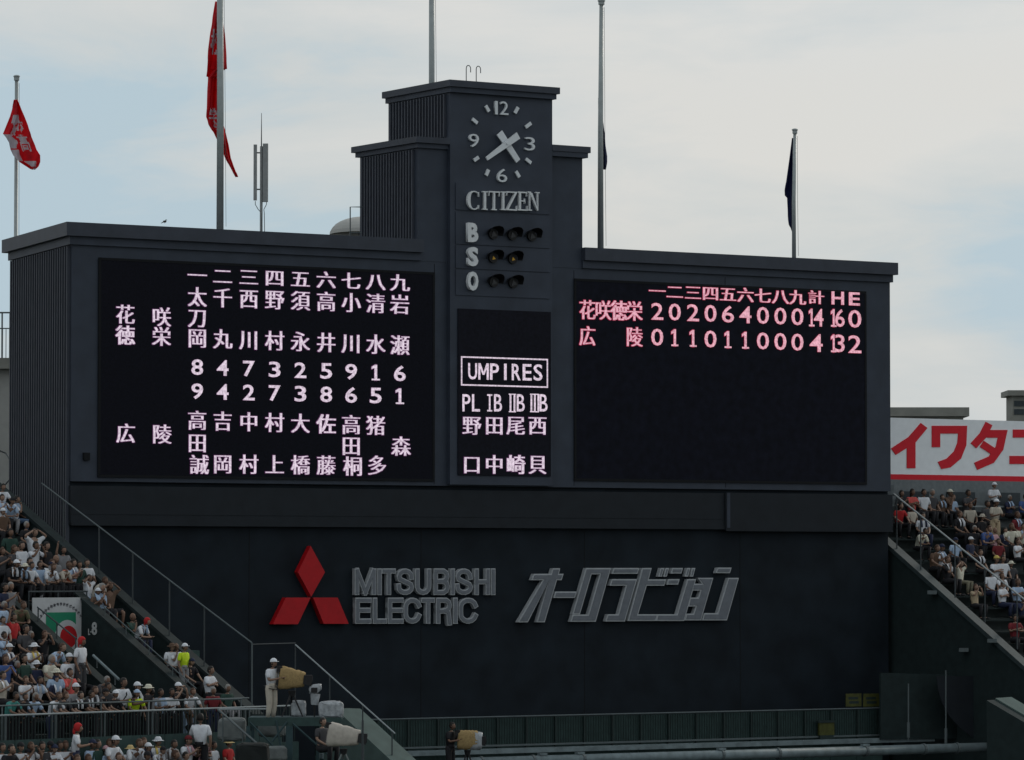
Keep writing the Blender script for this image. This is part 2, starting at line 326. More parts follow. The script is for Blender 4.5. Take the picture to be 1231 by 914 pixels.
mbx = MB().box(x1a + .003, x1b + .24, -.24, 4.7, zt2 + .2, zt2 + .44); part('tower_cornice', mbx, M['cornice'], sb)
part('tower_cornice', MB().box(x1a + .003, x1b + .14, -.2, 4.6, zt2 + .002, zt2 + .198), M['board2'], sb)
for (xx, zz0, zz1, y0, y1) in ((x0a, zt2 + .50, ztc - .15, -.1, 4.3), (x0b, z_top + .05, zt2 - .05, .12, 4.3)):
    rb = MB(); kn = 19
    for i in range(kn):
        y = y0 + .2 + (y1 - y0 - .4) * i / (kn - 1); rb.box(xx - .11, xx - .003, y - .04, y + .04, zz0, zz1)
    part('tower_ribs', rb, M['rib'], sb, kind='stuff')
# face panels of the tower shaft
for (va, vb) in ((223, 255), (257.5, 296), (297.5, 325), (326.5, 357)):
    xa, za = onb(548, va, .26); xb2, _ = onb(661, va, .26); zb_ = onb(605, vb, .26)[1]; za = onb(605, va, .26)[1]
    part('face_panel', MB().box(xa, xb2, -.262, -.223, zb_, za), M['board2'], sb)
# displays
def display(u0, v0, u1, v1, m, label, y, d=.05):
    xa, za = onb(u0, v0, -y); xb_, zb_ = onb(u1, v1, -y); fr = part('display', MB().box(xa, xb_, y - d, y, zb_, za), m, sb, label=label)
    return fr, (xa, xb_, zb_, za), y - d
dl, bl, yl = display(121, 313, 519, 576, M['screen'], 'left display with the two teams\' batting orders', -.003)
dc, bc, yc = display(550, 371, 661.5, 573, M['screen2'], 'centre display listing the umpires', -.226)
dr, br, yr = display(692, 338, 1039, 580, M['screen3'], 'right display with the inning scores', -.003)
def thin_frame(b, y, parent):
    x0, x1, z0, z1 = b; w_ = .10
    for q in ((x0 - w_, x1 + w_, z1, z1 + w_), (x0 - w_, x1 + w_, z0 - w_, z0), (x0 - w_, x0 - .002, z0 + .002, z1 - .002), (x1 + .002, x1 + w_, z0 + .002, z1 - .002)):
        part('display_frame', MB().box(q[0], q[1], y - .012, y + .04, q[2] + .003, q[3] - .003), M['gap'], parent)
for b_, y_, p_ in ((bl, yl, dl), (br, yr, dr)): thin_frame(b_, y_, p_)
def ch(c, u, v, wpx, hpx, parent, y, m, em=None, off=None, halo=None, group=None):
    em = (ord(c) > 0x3000) if em is None else em
    x, z = onb(u, v, -y + .01); px = onb(u + 1, v, -y)[0] - x; hz = z - onb(u, v + 1, -y)[1]
    W = wpx * px / 2; H = hpx * hz / 2; off = (.022 if em else .016) if off is None else off
    th = .008 / .03
    def one(nm, me, y_, w, h, cx_, cz_, bw, bh):
        mt = Matrix.Translation((x - cx_ * 2 * w / bw, y_, z - cz_ * 2 * h / bh)) @ RX @ Matrix.Diagonal((2 * w / bw, 2 * h / bh, th, 1)); return put(nm, me, parent, mtx=mt)
    if em:
        o = one('character', bold(c, m, .028), y - .022, W, H, .5, .38, 1, 1)
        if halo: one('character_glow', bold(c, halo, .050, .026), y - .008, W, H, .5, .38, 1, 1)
    elif c == 'M':
        o = one('character', shape(EM, m), y - .022, W, H, .5, .5, 1, 1)
    elif c in '1I' and c == '1' or (c == 'I' and wpx > 3):
        P = ONE if c == '1' else EYE; o = one('character', shape(P, m), y - .022, W, H, .5, .5, 1, 1)
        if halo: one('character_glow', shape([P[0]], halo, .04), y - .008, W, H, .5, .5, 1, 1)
    elif c == 'I':
        o = one('character', shape([[(0, 0), (1, 0), (1, 1), (0, 1)]], m), y - .022, W, H, .5, .5, 1, 1)
    else:
        o = put_glyph('character', c, parent, x - W, x + W, z - H, z + H, y - .022, m, off, .03, em, .008)
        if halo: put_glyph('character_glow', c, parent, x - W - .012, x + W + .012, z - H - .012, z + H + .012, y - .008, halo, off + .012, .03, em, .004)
    return o
LW = M['led_w']; LP = M['led_p']; HW = M['led_halow']; HP = M['led_halo']
cols = [237, 267.5, 299, 330, 361, 392, 422, 451.5, 480.5]
def row(chars, vl, vr, wp, hp, **k):
    for i, c in enumerate(chars):
        if c != ' ': ch(c, cols[i] + k.get('dx', 0), vl + (vr - vl) * i / 8, wp, hp, dl, yl, LW, halo=HW, em=k.get('em'))
row('一二三四五六七八九', 331, 340, 21, 22.5); row('太千西野須高小清岩', 357, 366, 20.5, 26); row('岡丸川村永井川水瀬', 406.5, 415, 20.5, 26)
ch('刀', 237, 382, 20.5, 26, dl, yl, LW, halo=HW)
for s_, va, vb in (('847325916', 441.5, 449), ('942738651', 470.5, 476.5)):
    for i, c in enumerate(s_): ch(c, cols[i], va + (vb - va) * i / 8, 8.5 if c == '1' else 12, 19, dl, yl, LW, em=False, off=.012, halo=HW)
row('高吉中村大佐高猪 ', 505.5, 512.5, 20.3, 25.5); row('  岡'.replace('  岡', ' 岡村上橋藤') + '   ', 557.5, 560.5, 20.3, 25.5)
for c, u, v in (('田', 237, 532.5), ('誠', 239.5, 558.5), ('田', 422, 536), ('桐', 424, 560.5), ('多', 453, 559.5), ('森', 482, 536.5), ('花', 150.5, 378), ('咲', 194, 381), ('徳', 150.5, 403), ('栄', 194, 404.5), ('広', 151, 521), ('陵', 194.5, 522)):
    ch(c, u, v, 20.5, 25.5, dl, yl, LW, halo=HW)
# umpires display
x0, z0 = onb(554.5, 466, .3); x1, z1 = onb(659, 430, .3); x1, z1 = x1, onb(607, 430, .3)[1]; z0 = onb(607, 465, .3)[1]; t_ = .055
for q in ((x0, x1, z1 - t_, z1), (x0, x1, z0, z0 + t_), (x0, x0 + t_, z0 + t_ + .001, z1 - t_ - .001), (x1 - t_, x1, z0 + t_ + .001, z1 - t_ - .001)):
    part('character_frame', MB().box(q[0], q[1], yc - .012, yc - .003, q[2], q[3]), LW, dc)
for i, c in enumerate('UMPIRES'): ch(c, 568 + i * 13.1, 446.5 + i * .25, (2.4 if c == 'I' else 10.5 if c == 'M' else 9), 20, dc, yc, LW, em=False, off=.010)
for s_, us in (('PL', (560.5, 572)), ('IB', (588.5, 598.5)), ('IIB', (613.5, 618.3, 625.8)), ('IIIB', (638.6, 642.8, 647.0, 653.2))):
    for c, u in zip(s_, us): ch(c, u, 484.5, (1.6 if c == 'I' and len(s_) > 2 else 5 if c == 'I' else 8), 21, dc, yc, LW, em=False, off=.004)
for u0, u1 in ((612, 620.5), (637.5, 648)):          # bars of the roman numerals
    for v in (474, 495): xa, za = onb(u0, v, .3); xb_, _ = onb(u1, v, .3); part('character_bar', MB().box(xa, xb_, yc - .012, yc - .003, za - .02, za + .02), LW, dc)
for c, u in zip('野田尾西', (567, 594, 620, 646)): ch(c, u, 511.5, 19.8, 25, dc, yc, LW, halo=HW)
for c, u in zip('口中崎貝', (567, 594, 620, 646)): ch(c, u, 558.5, 19.8, 25, dc, yc, LW, halo=HW)
# score display
us = [790, 811, 833, 854, 875, 896, 917, 938, 958.5]
for i, c in enumerate('一二三四五六七八九'): ch(c, us[i], 350 + i * .95, 17.8, 19.5, dr, yr, LP, halo=HP)
ch('計', 981, 357.5, 17, 18, dr, yr, LP, halo=HP); ch('H', 1007, 358.5, 12.5, 16, dr, yr, LP, em=False, halo=HP); ch('E', 1027, 359.5, 11, 16, dr, yr, LP, em=False, halo=HP)
for c, u, v in (('花', 706, 372.5), ('咲', 725, 373), ('徳', 744, 373.5), ('栄', 762.5, 374), ('広', 706, 404), ('陵', 762.5, 405)): ch(c, u, v, 17.4, 26, dr, yr, LP, halo=HP)
for r_, (s_, v0, v1) in enumerate((('202064000', 374.5, 381), ('011011000', 405.5, 411.5))):
    for i, c in enumerate(s_): ch(c, us[i], v0 + (v1 - v0) * i / 8, 7 if c == '1' else 12, 20.5, dr, yr, LP, em=False, off=.004, halo=HP)
for c, u, v, w_ in (('1', 975.5, 382, 5.5), ('4', 984, 382, 9.5), ('1', 1002, 382.5, 5.5), ('6', 1009.5, 382.5, 9.5), ('0', 1027.5, 383.5, 13), ('4', 981, 412.5, 13), ('1', 1002, 413, 5.5), ('3', 1009.5, 413, 9.5), ('2', 1027.5, 414, 13)):
    ch(c, u, v, w_, 21.5, dr, yr, LP, em=False, off=.004, halo=HP)
# small wall fixture and joints
x_, z_ = onb(103, 549); part('wall_fixture', MB().box(x_ - .12, x_ + .12, -.12, -.003, z_ - .14, z_ + .14), M['gap'], sb)
for u in (522, 690, 872):
    x_, _ = onb(u, 500); part('wall_joint', MB().box(x_ - .012, x_ + .012, -.006, -.001, z_led + .06, z_top - .9), M['gap'], sb)
for v in (520,):
    pass
for i in range(1, 5):                                # sheet joints of the backscreen
    x_ = xl + (xr - xl) * i / 5; part('wall_joint', MB().box(x_ - .012, x_ + .015, .182, .189, 0.1, zb1 - .1), M['gap'], sb)
# roof top pipes of the tower
for u in (560.5, 572.5):
    b = hit(u, 94, O - NB * 1.0, NB); q = BM.inverted() @ b; z0_ = ztc + .3
    pts = [(q.x, q.y, z0_), (q.x, q.y, z0_ + .75)] + [(q.x + .1 - .1 * math.cos(a), q.y, z0_ + .75 + .12 * math.sin(a)) for a in (.6, 1.2, 1.9, 2.6, 3.14)] + [(q.x + .2, q.y, z0_ + .6)]
    part('ladder_rail', MB().tube(pts, .018, 6), M['poled'], sb)
# ------------------------------------------------------------------ clock (mounted on the tower)
yk = -.33
cx, cz = onb(604.5, 171, .36)
def inb(ob): ob.matrix_world = BM @ Matrix.Translation((cx, -.225, cz)); return ob
ck = inb(thing('clock', 'white analogue clock with bare numerals on the dark tower', 'clock'))
def rel(u, v): a, b = onb(u, v, .36); return a - cx, b - cz
for s_, u, v, wp, hp in (('1', 597.5, 129.5, 3.2, 16), ('2', 607, 130, 10, 16), ('3', 638, 173, 12, 16), ('6', 604.5, 211, 12, 16), ('9', 570.5, 169, 12, 16)):
    a, b = rel(u, v); a0, _ = rel(u - wp / 2, v); a1, _ = rel(u + wp / 2, v); _, b0 = rel(u, v + hp / 2); _, b1 = rel(u, v - hp / 2)
    put_glyph('numeral', s_, ck, a0, a1, b0, b1, -.05, M['clock'], -.004, .03, False, .05)
for (u, v), (u2, v2) in (((585, 127), (589, 134)), ((624, 129), (620, 136)), ((569, 143), (575, 148)), ((639.5, 148), (633, 153)), ((571, 193), (576.5, 189)), ((639.5, 196), (633.5, 191)), ((585.5, 211), (588.5, 204)), ((625.5, 213), (621.5, 206))):
    flat('hour_mark', [ribbon([rel(u, v), rel(u2, v2)], .13)], ck, -.09, .07, M['clock'])
c_ = Vector(rel(606.5, 173))
def taper(a, b, w0, w1):
    a, b = Vector(a), Vector(b); n_ = (b - a).normalized(); p = Vector((-n_.y, n_.x)); return [tuple(a + p * w0), tuple(b + p * w1), tuple(b - p * w1), tuple(a - p * w0)]
flat('hour_hand', [taper(rel(599, 160), rel(621.5, 194), .15, .11)], ck, -.24, .06, M['clock'])
flat('minute_hand', [taper(rel(620, 163.5), rel(582, 191.5), .14, .075)], ck, -.34, .06, M['clock'])
part('spindle', MB().tube([(c_.x, -.005, c_.y), (c_.x, -.37, c_.y)], .06, 10), M['clock'], ck)
# ------------------------------------------------------------------ signs fixed on the board
def sign_root(name, label, cat, u, v, off):
    x, z = onb(u, v, off); r = thing(name, label, cat); r.matrix_world = BM @ Matrix.Translation((x, -off, z))
    def f(a, b): p, q = onb(a, b, off + .1); return p - x, q - z
    return r, f
cs, f = sign_root('tower_sign', 'white serif lettering CITIZEN below the tower clock', 'sign', 605, 254, .264)
def serif(c, u0, u1, v0, v1):
    (xa, za), (xb_, zb_) = f(u0, v1), f(u1, v0); W = xb_ - xa; H = zb_ - za; T = lambda x, y: (xa + x * W, za + y * H); bx = lambda a, b, c_, d: [T(a, b), T(c_, b), T(c_, d), T(a, d)]
    P = []
    if c == 'I': P = [bx(.3, 0.06, .7, .94), bx(0, 0, 1, .06), bx(0, .94, 1, 1)]
    if c == 'T': P = [bx(.42, .06, .58, .94), bx(.27, 0, .73, .06), bx(0, .93, 1, 1), [T(0, .93), T(.06, .93), T(.03, .74), T(0, .74)], [T(.94, .93), T(1, .93), T(1, .74), T(.97, .74)]]
    if c == 'Z': P = [bx(0.03, .93, .97, 1), bx(0, 0, 1, .07), [T(.03, .07), T(.22, .07), T(.97, .93), T(.78, .93)], [T(.03, .93), T(.09, .93), T(.05, .76), T(.02, .76)], [T(.92, .07), T(1, .07), T(1, .26), T(.96, .26)]]
    if c == 'E': P = [bx(.12, .06, .32, .94), bx(0, .93, .94, 1), bx(0, 0, 1, .07), bx(.32, .48, .72, .54), [T(.94, .07), T(1, .07), T(1, .27), T(.96, .27)], [T(.87, .93), T(.94, .93), T(.94, .76), T(.9, .76)], bx(.68, .38, .74, .64)]
    if c == 'N': P = [bx(.12, .06, .2, .94), bx(0, 0, .34, .06), bx(.8, .06, .88, .94), bx(.66, .94, 1, 1), bx(-.02, .94, .26, 1), [T(.14, .94), T(.36, .94), T(.88, .02), T(.8, .02)]]
    if c == 'C':
        o_ = []; i_ = []
        for k in range(15):
            a = R(48 + (312 - 48) * k / 14); ca, sa = math.cos(a), math.sin(a); o_.append(T(.5 + .5 * ca, .5 + .5 * sa)); th = .05 + .15 * max(0, -ca); i_.append(T(.53 + (.5 - th) * ca * .98, .5 + (.5 - .06) * sa))
        P = [o_ + i_[::-1], [T(.80, .87), T(.86, .95), T(.86, .70), T(.82, .70)], [T(.80, .13), T(.86, .05), T(.86, .26), T(.82, .26)]]
    return flat('letter', P, cs, -.12, .11, M['sign'])
for c, u0, u1, dv in (('C', 561.5, 578, 0), ('I', 580, 586, .3), ('T', 587.5, 600.5, .6), ('I', 602, 608, .8), ('Z', 608.5, 621.5, 1), ('E', 622.5, 634, 1.3), ('N', 634.5, 648.5, 1.6)):
    serif(c, u0, u1, 230 + dv * .8, 252 + dv * .8)
# ball, strike, out lamps
bs, f = sign_root('ball_count_panel', 'ball strike out lamps with white letters B, S and O on the tower', 'count lamps', 600, 352, .264)
for c, v in (('B', 280), ('S', 309), ('O', 338.5)):
    (xa, za), (xb_, zb_) = f(561.5, v + 11), f(574, v - 11.5); o_ = put_glyph('letter', c, bs, xa, xb_, za, zb_, -.09, M['sign'], .045, .03, False, .08)
def lamp(u, v, lit):
    x, z = f(u, v); lr = MB().tube([(x, -.002, z), (x, -.10, z)], .20, 14); o_ = part('lamp', lr, M['hood'], bs)
    part('lens', MB().tube([(x, -.101, z - .02), (x, -.12, z - .02)], 0.15 if not lit else .085, 3), M['lens_y'] if lit else M['lens'], o_)
    hd = MB(); nn = 9; r0, r1 = .27, .37
    A = [math.pi * (-.10 + 1.2 * k / (nn - 1)) for k in range(nn)]
    for k in range(nn - 1):
        a, b = A[k], A[k + 1]; P = lambda a, r, y, zz=0: (x + r * math.cos(a), y, z + .02 + r * .72 * math.sin(a) + zz)
        La = .16 + .34 * max(0, math.sin(a)); Lb = .16 + .34 * max(0, math.sin(b))
        hd.hexa([P(a, r0, -.02), P(b, r0, -.02), P(b, r1, -.02 - Lb), P(a, r1, -.02 - La)], [P(a, r0 + .015, -.02), P(b, r0 + .015, -.02), P(b, r1 + .015, -.02 - Lb), P(a, r1 + .015, -.02 - La)])
    part('hood', hd, M['hood'], o_)
for v, xs_, lit in ((281.5, (593.5, 616.5, 640), 0), (310, (593.5, 617), 1), (339, (594, 617.5), 0)):
    for u in xs_: lamp(u, v + (u - 593) * .05, lit)
# emblem and lettering on the backscreen
eo = -.19
em, f = sign_root('company_emblem', 'red three-diamond emblem on the dark wall left of the company name', 'emblem', 370, 750, eo)
for P in (((370.4, 656.5), (387.5, 688), (371, 717.5), (355, 688)), ((340.5, 718.5), (370.3, 718.5), (355, 750.5), (325, 750.5)), ((373.2, 718.5), (402.8, 718.5), (416, 750), (386, 750))):
    flat('diamond', [[f(*p) for p in P]], em, -.30, .28, M['logo'])
cn, f = sign_root('company_name_sign', 'grey outlined lettering MITSUBISHI ELECTRIC beside the red emblem', 'sign', 505, 750, eo)
def arc(cx_, cy_, rx, ry, a0, a1, n=7): return [(cx_ + rx * math.cos(R(a0 + (a1 - a0) * i / (n - 1))), cy_ + ry * math.sin(R(a0 + (a1 - a0) * i / (n - 1)))) for i in range(n)]
def strokes(c):                       # centrelines on a unit box whose strokes are a fixed width
    a, b = 0, 1
    if c == 'M': return [[(0, 0), (0, 1)], [(1, 0), (1, 1)], [(.02, 1), (.5, .0)], [(.98, 1), (.5, .0)]]
    if c == 'I': return [[(.5, 0), (.5, 1)]]
    if c == 'T': return [[(0, 1), (1, 1)], [(.5, 1), (.5, 0)]]
    if c == 'H': return [[(0, 0), (0, 1)], [(1, 0), (1, 1)], [(0, .5), (1, .5)]]
    if c == 'E': return [[(0, 0), (0, 1)], [(0, 1), (1, 1)], [(0, .52), (.92, .52)], [(0, 0), (1, 0)]]
    if c == 'L': return [[(0, 1), (0, 0)], [(0, 0), (1, 0)]]
    if c == 'U': return [[(0, 1), (0, .3)] + arc(.5, .28, .5, .28, 180, 360) + [(1, .3), (1, 1)]]
    if c == 'C': return [arc(.5, .68, .5, .32, 12, 180, 8) + arc(.5, .32, .5, .32, 180, 348, 8)]
    if c == 'S': return [[(.97, .70)] + arc(.5, .75, .46, .25, 20, 180, 6) + [(.10, .62), (.5, .50), (.90, .38)] + arc(.5, .25, .49, .25, 0, -160, 7)[0:] + [(.02, .31)]]
    if c == 'B': return [[(0, 0), (0, 1)], [(0, 1), (.6, 1)] + arc(.62, .76, .36, .24, 80, -80, 5) + [(.6, .52), (0, .52)], [(.6, .52)] + arc(.62, .26, .40, .26, 80, -80, 5) + [(.6, 0), (0, 0)]]
    if c == 'R': return [[(0, 0), (0, 1)], [(0, 1), (.6, 1)] + arc(.62, .75, .38, .25, 80, -80, 5) + [(.6, .48), (0, .48)], [(.60, .48), (.90, .40), (.94, .2), (1, -.09)]]
def letters(word, spans, v0, v1, root, dv=0):
    w_ = .195
    for c, (a, b) in zip(word, spans):
        (xa, za), (xb_, zb_) = f(a, v1), f(b, v0); h = w_ / 2; W = xb_ - xa - w_; H = zb_ - za - w_
        S = [[(xa + h + p[0] * W, za + h + p[1] * H) for p in st] for st in strokes(c)]
        def ext(st, d):
            st = [Vector(p) for p in st]; q0 = st[0] + (st[0] - st[1]).normalized() * d; q1 = st[-1] + (st[-1] - st[-2]).normalized() * d; return [tuple(q0)] + [tuple(p) for p in st[1:-1]] + [tuple(q1)]
        o_ = flat('letter', [ribbon(ext(st, h), w_) for st in S], root, -.22, .2, M['letter_edge'])
        flat('letter_face', [ribbon(ext(st, h - .036), w_ - .075) for st in S], o_, -.245, .02, M['letter_face'])
z3 = lambda *t: [(410 + a / 3.002, 410 + b / 3.002) for a, b in t]
letters('MITSUBISHI', z3((44, 121), (126, 141), (142, 192), (194, 258), (262, 320), (328, 386), (390, 405), (406, 470), (476, 532), (536, 551)), 683.5, 715.5, cn)
letters('ELECTRIC', z3((46, 104), (109, 160), (163, 220), (220, 284), (284, 333), (337, 394), (399, 416), (419, 488)), 718.5, 750, cn)
pn, f = sign_root('display_name_sign', 'grey slanted katakana lettering on the dark wall right of the company name', 'sign', 755, 748, eo)
Z8 = lambda p: (410 + p[0] / 3.002, 610 + p[1] / 3.002)
Z9 = lambda p: (820 + p[0] / 2.995, 610 + p[1] / 2.995)
def kana(polys, zf):
    PP = [[f(*zf(p)) for p in P] for P in polys]; o_ = flat('letter', PP, pn, -.22, .2, M['letter_edge'])
    flat('letter_face', [inset(P, .05) for P in PP], o_, -.245, .02, M['letter_face'])
kana([[(690, 240), (752, 240), (757, 220), (785, 220), (780, 240), (797, 240), (790, 263), (773, 263), (729, 415), (700, 415), (742, 270), (668, 415), (632, 415), (722, 263), (681, 263)]], Z8)
kana([[(768, 304), (845, 304), (838, 327), (761, 327)]], Z8)
kana([[(878, 219), (968, 219), (913, 413), (822, 413), (830, 387), (886, 387), (928, 242), (898, 242), (856, 386), (829, 386)]], Z8)
kana([[(978, 219), (1070, 219), (1064, 240), (971, 240)], [(971, 259), (1062, 259), (1018, 412), (948, 412), (956, 386), (994, 386), (1022, 283), (964, 283)]], Z8)
kana([[(1081, 219), (1115, 219), (1104, 260), (1167, 260), (1160, 283), (1097, 283), (1066, 386), (1137, 386), (1129, 410), (1029, 410)], [(1148, 219), (1160, 219), (1151, 250), (1139, 250)], [(1166, 219), (1178, 219), (1169, 250), (1157, 250)]], Z8)
kana([[(1190, 219), (1228, 219), (1222, 239), (1184, 239)], [(1175, 259), (1216, 259), (1210, 279), (1169, 279)], [(1244, 259), (1275, 259), (1232, 410), (1130, 410), (1137, 386), (1206, 386)], [(1243, 219), (1254, 219), (1246, 250), (1235, 250)], [(1260, 219), (1272, 219), (1264, 250), (1253, 250)]], Z8)
kana([[(50, 254), (106, 254), (62, 407), (3, 407), (10, 383), (35, 383), (43, 357), (16, 357), (23, 325), (52, 325), (60, 300), (29, 300), (34, 275), (66, 275), (44, 254)][:14]], Z9)
kana([[(122, 217), (172, 217), (166, 237), (115, 237)], [(160, 254), (198, 254), (155, 407), (66, 407), (74, 381), (122, 381)]], Z9)
# ------------------------------------------------------------------ flagpoles, flags, antenna
def flagpole(u, vt, vb, off, r0, r1, label, ball=True, base=None):
    b = hit(u, vb, O - NB * off, NB); t = hit(u + (1 if vt > -5 else 0), vt, O - NB * off, NB); b.z = z_top if base is None else base; bb = b.copy()
    r = thing('flagpole', label, 'flagpole', bb, 0, 'flagpoles on the scoreboard roof'); L = t.z - b.z
    part('pole', MB().tube([(0, 0, 0), (0, 0, L * .5), (t.x - b.x, 0, L)], [r0, (r0 + r1) / 2, r1], 12), M['pole'], r, True)
    part('finial', MB().tube([(t.x - b.x, 0, L + .002), (t.x - b.x, 0, L + .12)], r1 * 1.5, 10).ball((t.x - b.x, 0, L + .16), (r1 * 1.9, r1 * 1.9, .06)), M['pole'], r)
    part('base_plate', MB().tube([(0, 0, .002), (0, 0, .12)], r0 * 2.2, 12), M['poled'], r)
    part('halyard', MB().tube([(r0 + .09, -.02, .4), (r0 * .6 + .10, -.02, L * .5), (t.x - b.x + r1 + .03, 0, L - .1)], .008, 5), M['poled'], r)
    return r
flagpole(19, 97, 300, 9.2, .10, .07, 'shortest left flagpole with the red and white flag', base=0)
flagpole(264.5, -28, 268, 3, .14, .12, 'tall left flagpole carrying the long limp red flag')
flagpole(519, -30, 96, 2.6, .125, .11, 'thick flagpole without visible flag rising behind the clock tower', base=zt2 - .5)
flagpole(722, 6, 292, 3.2, .13, .085, 'tall flagpole right of the clock tower with small dark flag')
flagpole(954.5, 161, 305, 3.2, .09, .07, 'rightmost flagpole with limp navy flag')
def flag(rows, Y0, label, mats, pat=None, nu=14, amp=.22, seed=0, fine=5):
    R_ = []
    for i in range(len(rows) - 1):
        for k in range(fine):
            t = k / fine; R_.append(tuple(rows[i][j] * (1 - t) + rows[i + 1][j] * t for j in range(3)))
    R_.append(rows[-1]); mb = MB(); g = []
    for i, (v, a, b) in enumerate(R_):
        line = []
        for j in range(nu + 1):
            s_ = j / nu; y = amp * math.sin(s_ * 9 + i * .12 + seed) + amp * .5 * math.sin(s_ * 17 + i * .31 + seed * 2); line.append(at(a + (b - a) * s_, v, Y0 + y))
        g.append(line)
    for i in range(len(g) - 1):
        for j in range(nu): mb.quad([g[i][j], g[i][j + 1], g[i + 1][j + 1], g[i + 1][j]], pat(i / len(g), j / nu) if pat else 0)
    o0 = g[0][0]; me = mb.mesh('flag', mats, True, o0); o = put('flag', me, None, o0); tag(o, label, 'flag')
    so = o.modifiers.new('thick', 'SOLIDIFY'); so.thickness = .015; return o
def in_glyph(ch_, x, y):
    me, bb = glyph(ch_, .02, .03); tr = _tri.get(ch_)
    if tr is None:
        me.calc_loop_triangles(); tr = _tri[ch_] = [[me.vertices[k].co.xy for k in t.vertices] for t in me.loop_triangles if abs(t.normal.z) > .9 and me.vertices[t.vertices[0]].co.z > 0]
    for a, b, c in tr:
        d1 = (x - b.x) * (a.y - b.y) - (a.x - b.x) * (y - b.y); d2_ = (x - c.x) * (b.y - c.y) - (b.x - c.x) * (y - c.y); d3 = (x - a.x) * (c.y - a.y) - (c.x - a.x) * (y - a.y)
        if not ((d1 < 0 or d2_ < 0 or d3 < 0) and (d1 > 0 or d2_ > 0 or d3 > 0)): return True
    return False
_tri = {}
def stamp(i, j, ch_, ci, cj, hi, hj): return abs(i - ci) < hi and abs(j - cj) < hj and in_glyph(ch_, (j - cj) / hj / 2 + .5, (ci - i) / hi / 2 + .38)
def p1(i, j):
    if stamp(i, j, '高', .52, .60, .13, .22) or stamp(i, j, '校', .30, .52, .10, .26): return 1
    if .36 < i < .60 and j < .30 + .06 * math.sin(i * 40): return 1
    if .62 < i < .78 and j < .30 - (i - .60) * .6: return 1
    if .78 < i < .90 and .20 + (i - .78) * 1.6 < j < .80: return 1
    if .93 < i and .5 < j < .9 or (.16 < i < .24 and .2 < j < .6): return 1
    return 0
def p1_old(i, j):
    if .28 < i < .40 and j < .55 and (j + i) % .2 < .1: return 1
    if .42 < i < .56 and .0 < j < .34: return 1
    if .42 < i < .70 and .45 < j < .78 and (int(i * 40) % 3 == 0 or .58 < j < .64): return 1
    if .24 < i < .34 and .62 < j < .8: return 1
    if .74 < i < .90 and .22 < j + (i - .74) * -1.6 < .85: return 1
    if .62 < i < .74 and j < .25: return 1
    return 0
Yp = hit(19, 200, O - NB * 9.2, NB).y
flag([(120, 17, 20.5), (130, 15, 25), (140, 12, 29), (150, 8, 33), (161, 3.5, 37), (165, 7, 38), (172, 11, 41), (180, 13, 44), (187, 16, 48.5), (195, 24, 48), (200, 32, 46), (204, 38, 42)], Yp - .5, 'red and white lettered flag fluttering on the leftmost pole', [M['flag_r'], M['flag_w']], p1, 44, .12, 0, 6)
Yp = hit(264, 150, O - NB * 3, NB).y
def p2(i, j):
    return 1 if stamp(i, j, '校', .16, .35, .05, .26) or stamp(i, j, '高', .30, .80, .04, .16) or stamp(i, j, '学', .58, .50, .06, .34) or stamp(i, j, '全', .68, .5, .05, .3) else 0
def p2_old(i, j):
    if .1 < i < .26 and .15 < j < .5 and (int(i * 60) + int(j * 12)) % 3 == 0: return 1
    if .52 < i < .64 and .2 < j < .75 and (int(i * 70) + int(j * 14)) % 3 < 1: return 1
    if .28 < i < .45 and j > .85 and int(i * 70) % 3 == 0: return 1
    return 0
flag([(2, 259, 266), (20, 256, 267.5), (40, 253, 270), (60, 250.5, 271.5), (83, 249, 273), (84.5, 249, 268), (92, 248, 263), (93, 250, 262), (130, 249, 262), (141, 248, 265), (150, 251, 268), (160, 257, 271.5), (175, 264, 275), (190, 271, 277.5), (200, 276, 281), (213, 283.5, 286)], Yp + .35, 'long limp red flag hanging behind the tall left pole', [M['flag_r'], M['flag_w']], p2, 26, .16, 1, 8)
Yp = hit(722, 200, O - NB * 3.2, NB).y
flag([(118, 719, 721), (130, 719, 722), (160, 720, 727), (175, 719.5, 728), (188, 719.5, 730), (194, 722, 730), (204, 726, 728)], Yp + .3, 'small dark limp flag on the pole right of the tower', [M['flag_n'], M['flag_w']], None, 8, .1, 2)
Yp = hit(954, 200, O - NB * 3.2, NB).y
flag([(166, 952, 954), (190, 949, 954), (215, 945.5, 954), (229, 943.5, 954), (235, 943.8, 954), (238, 946.5, 954), (260, 947, 954), (270, 948.5, 954), (273, 950, 954), (279, 952, 954)], Yp + .25, 'navy limp flag hanging on the rightmost pole', [M['flag_n'], M['flag_w']], None, 8, .12, 3)
b = hit(314, 275, O - NB * 4.5, NB); b.z = z_top; q0 = hit(314, 275, O - NB * 4.5, NB)
an = thing('cell_antenna', 'grey mast with two upright panel antennas on the scoreboard roof', 'antenna', b)
def az(v): return hit(314, v, O - NB * 4.5, NB).z - b.z
part('mast', MB().tube([(0, 0, 0), (0, 0, az(176))], .055, 10), M['ant'], an); part('lightning_rod', MB().tube([(0, 0, az(176)), (0, 0, az(136))], [.025, .01], 6), M['poled'], an)
part('panel_antenna', MB().box(-.30, -.17, -.05, .08, az(241), az(174)), M['ant'], an); part('panel_antenna', MB().box(.06, .26, -.12, .06, az(243), az(173)), M['ant'], an)
for v in (184, 228): part('bracket', MB().box(-.17, -.056, -.02, .02, az(v) - .02, az(v) + .03), M['poled'], an)
for x_ in (-.23, .2): part('cable', MB().tube([(x_, 0, az(242)), (x_, 0, az(246)), (x_ * .5, 0, az(252)), (.12 if x_ > 0 else 0, -.04, az(256)), (.14 if x_ > 0 else .05, -.05, .1)], .014, 6), M['poled'], an)
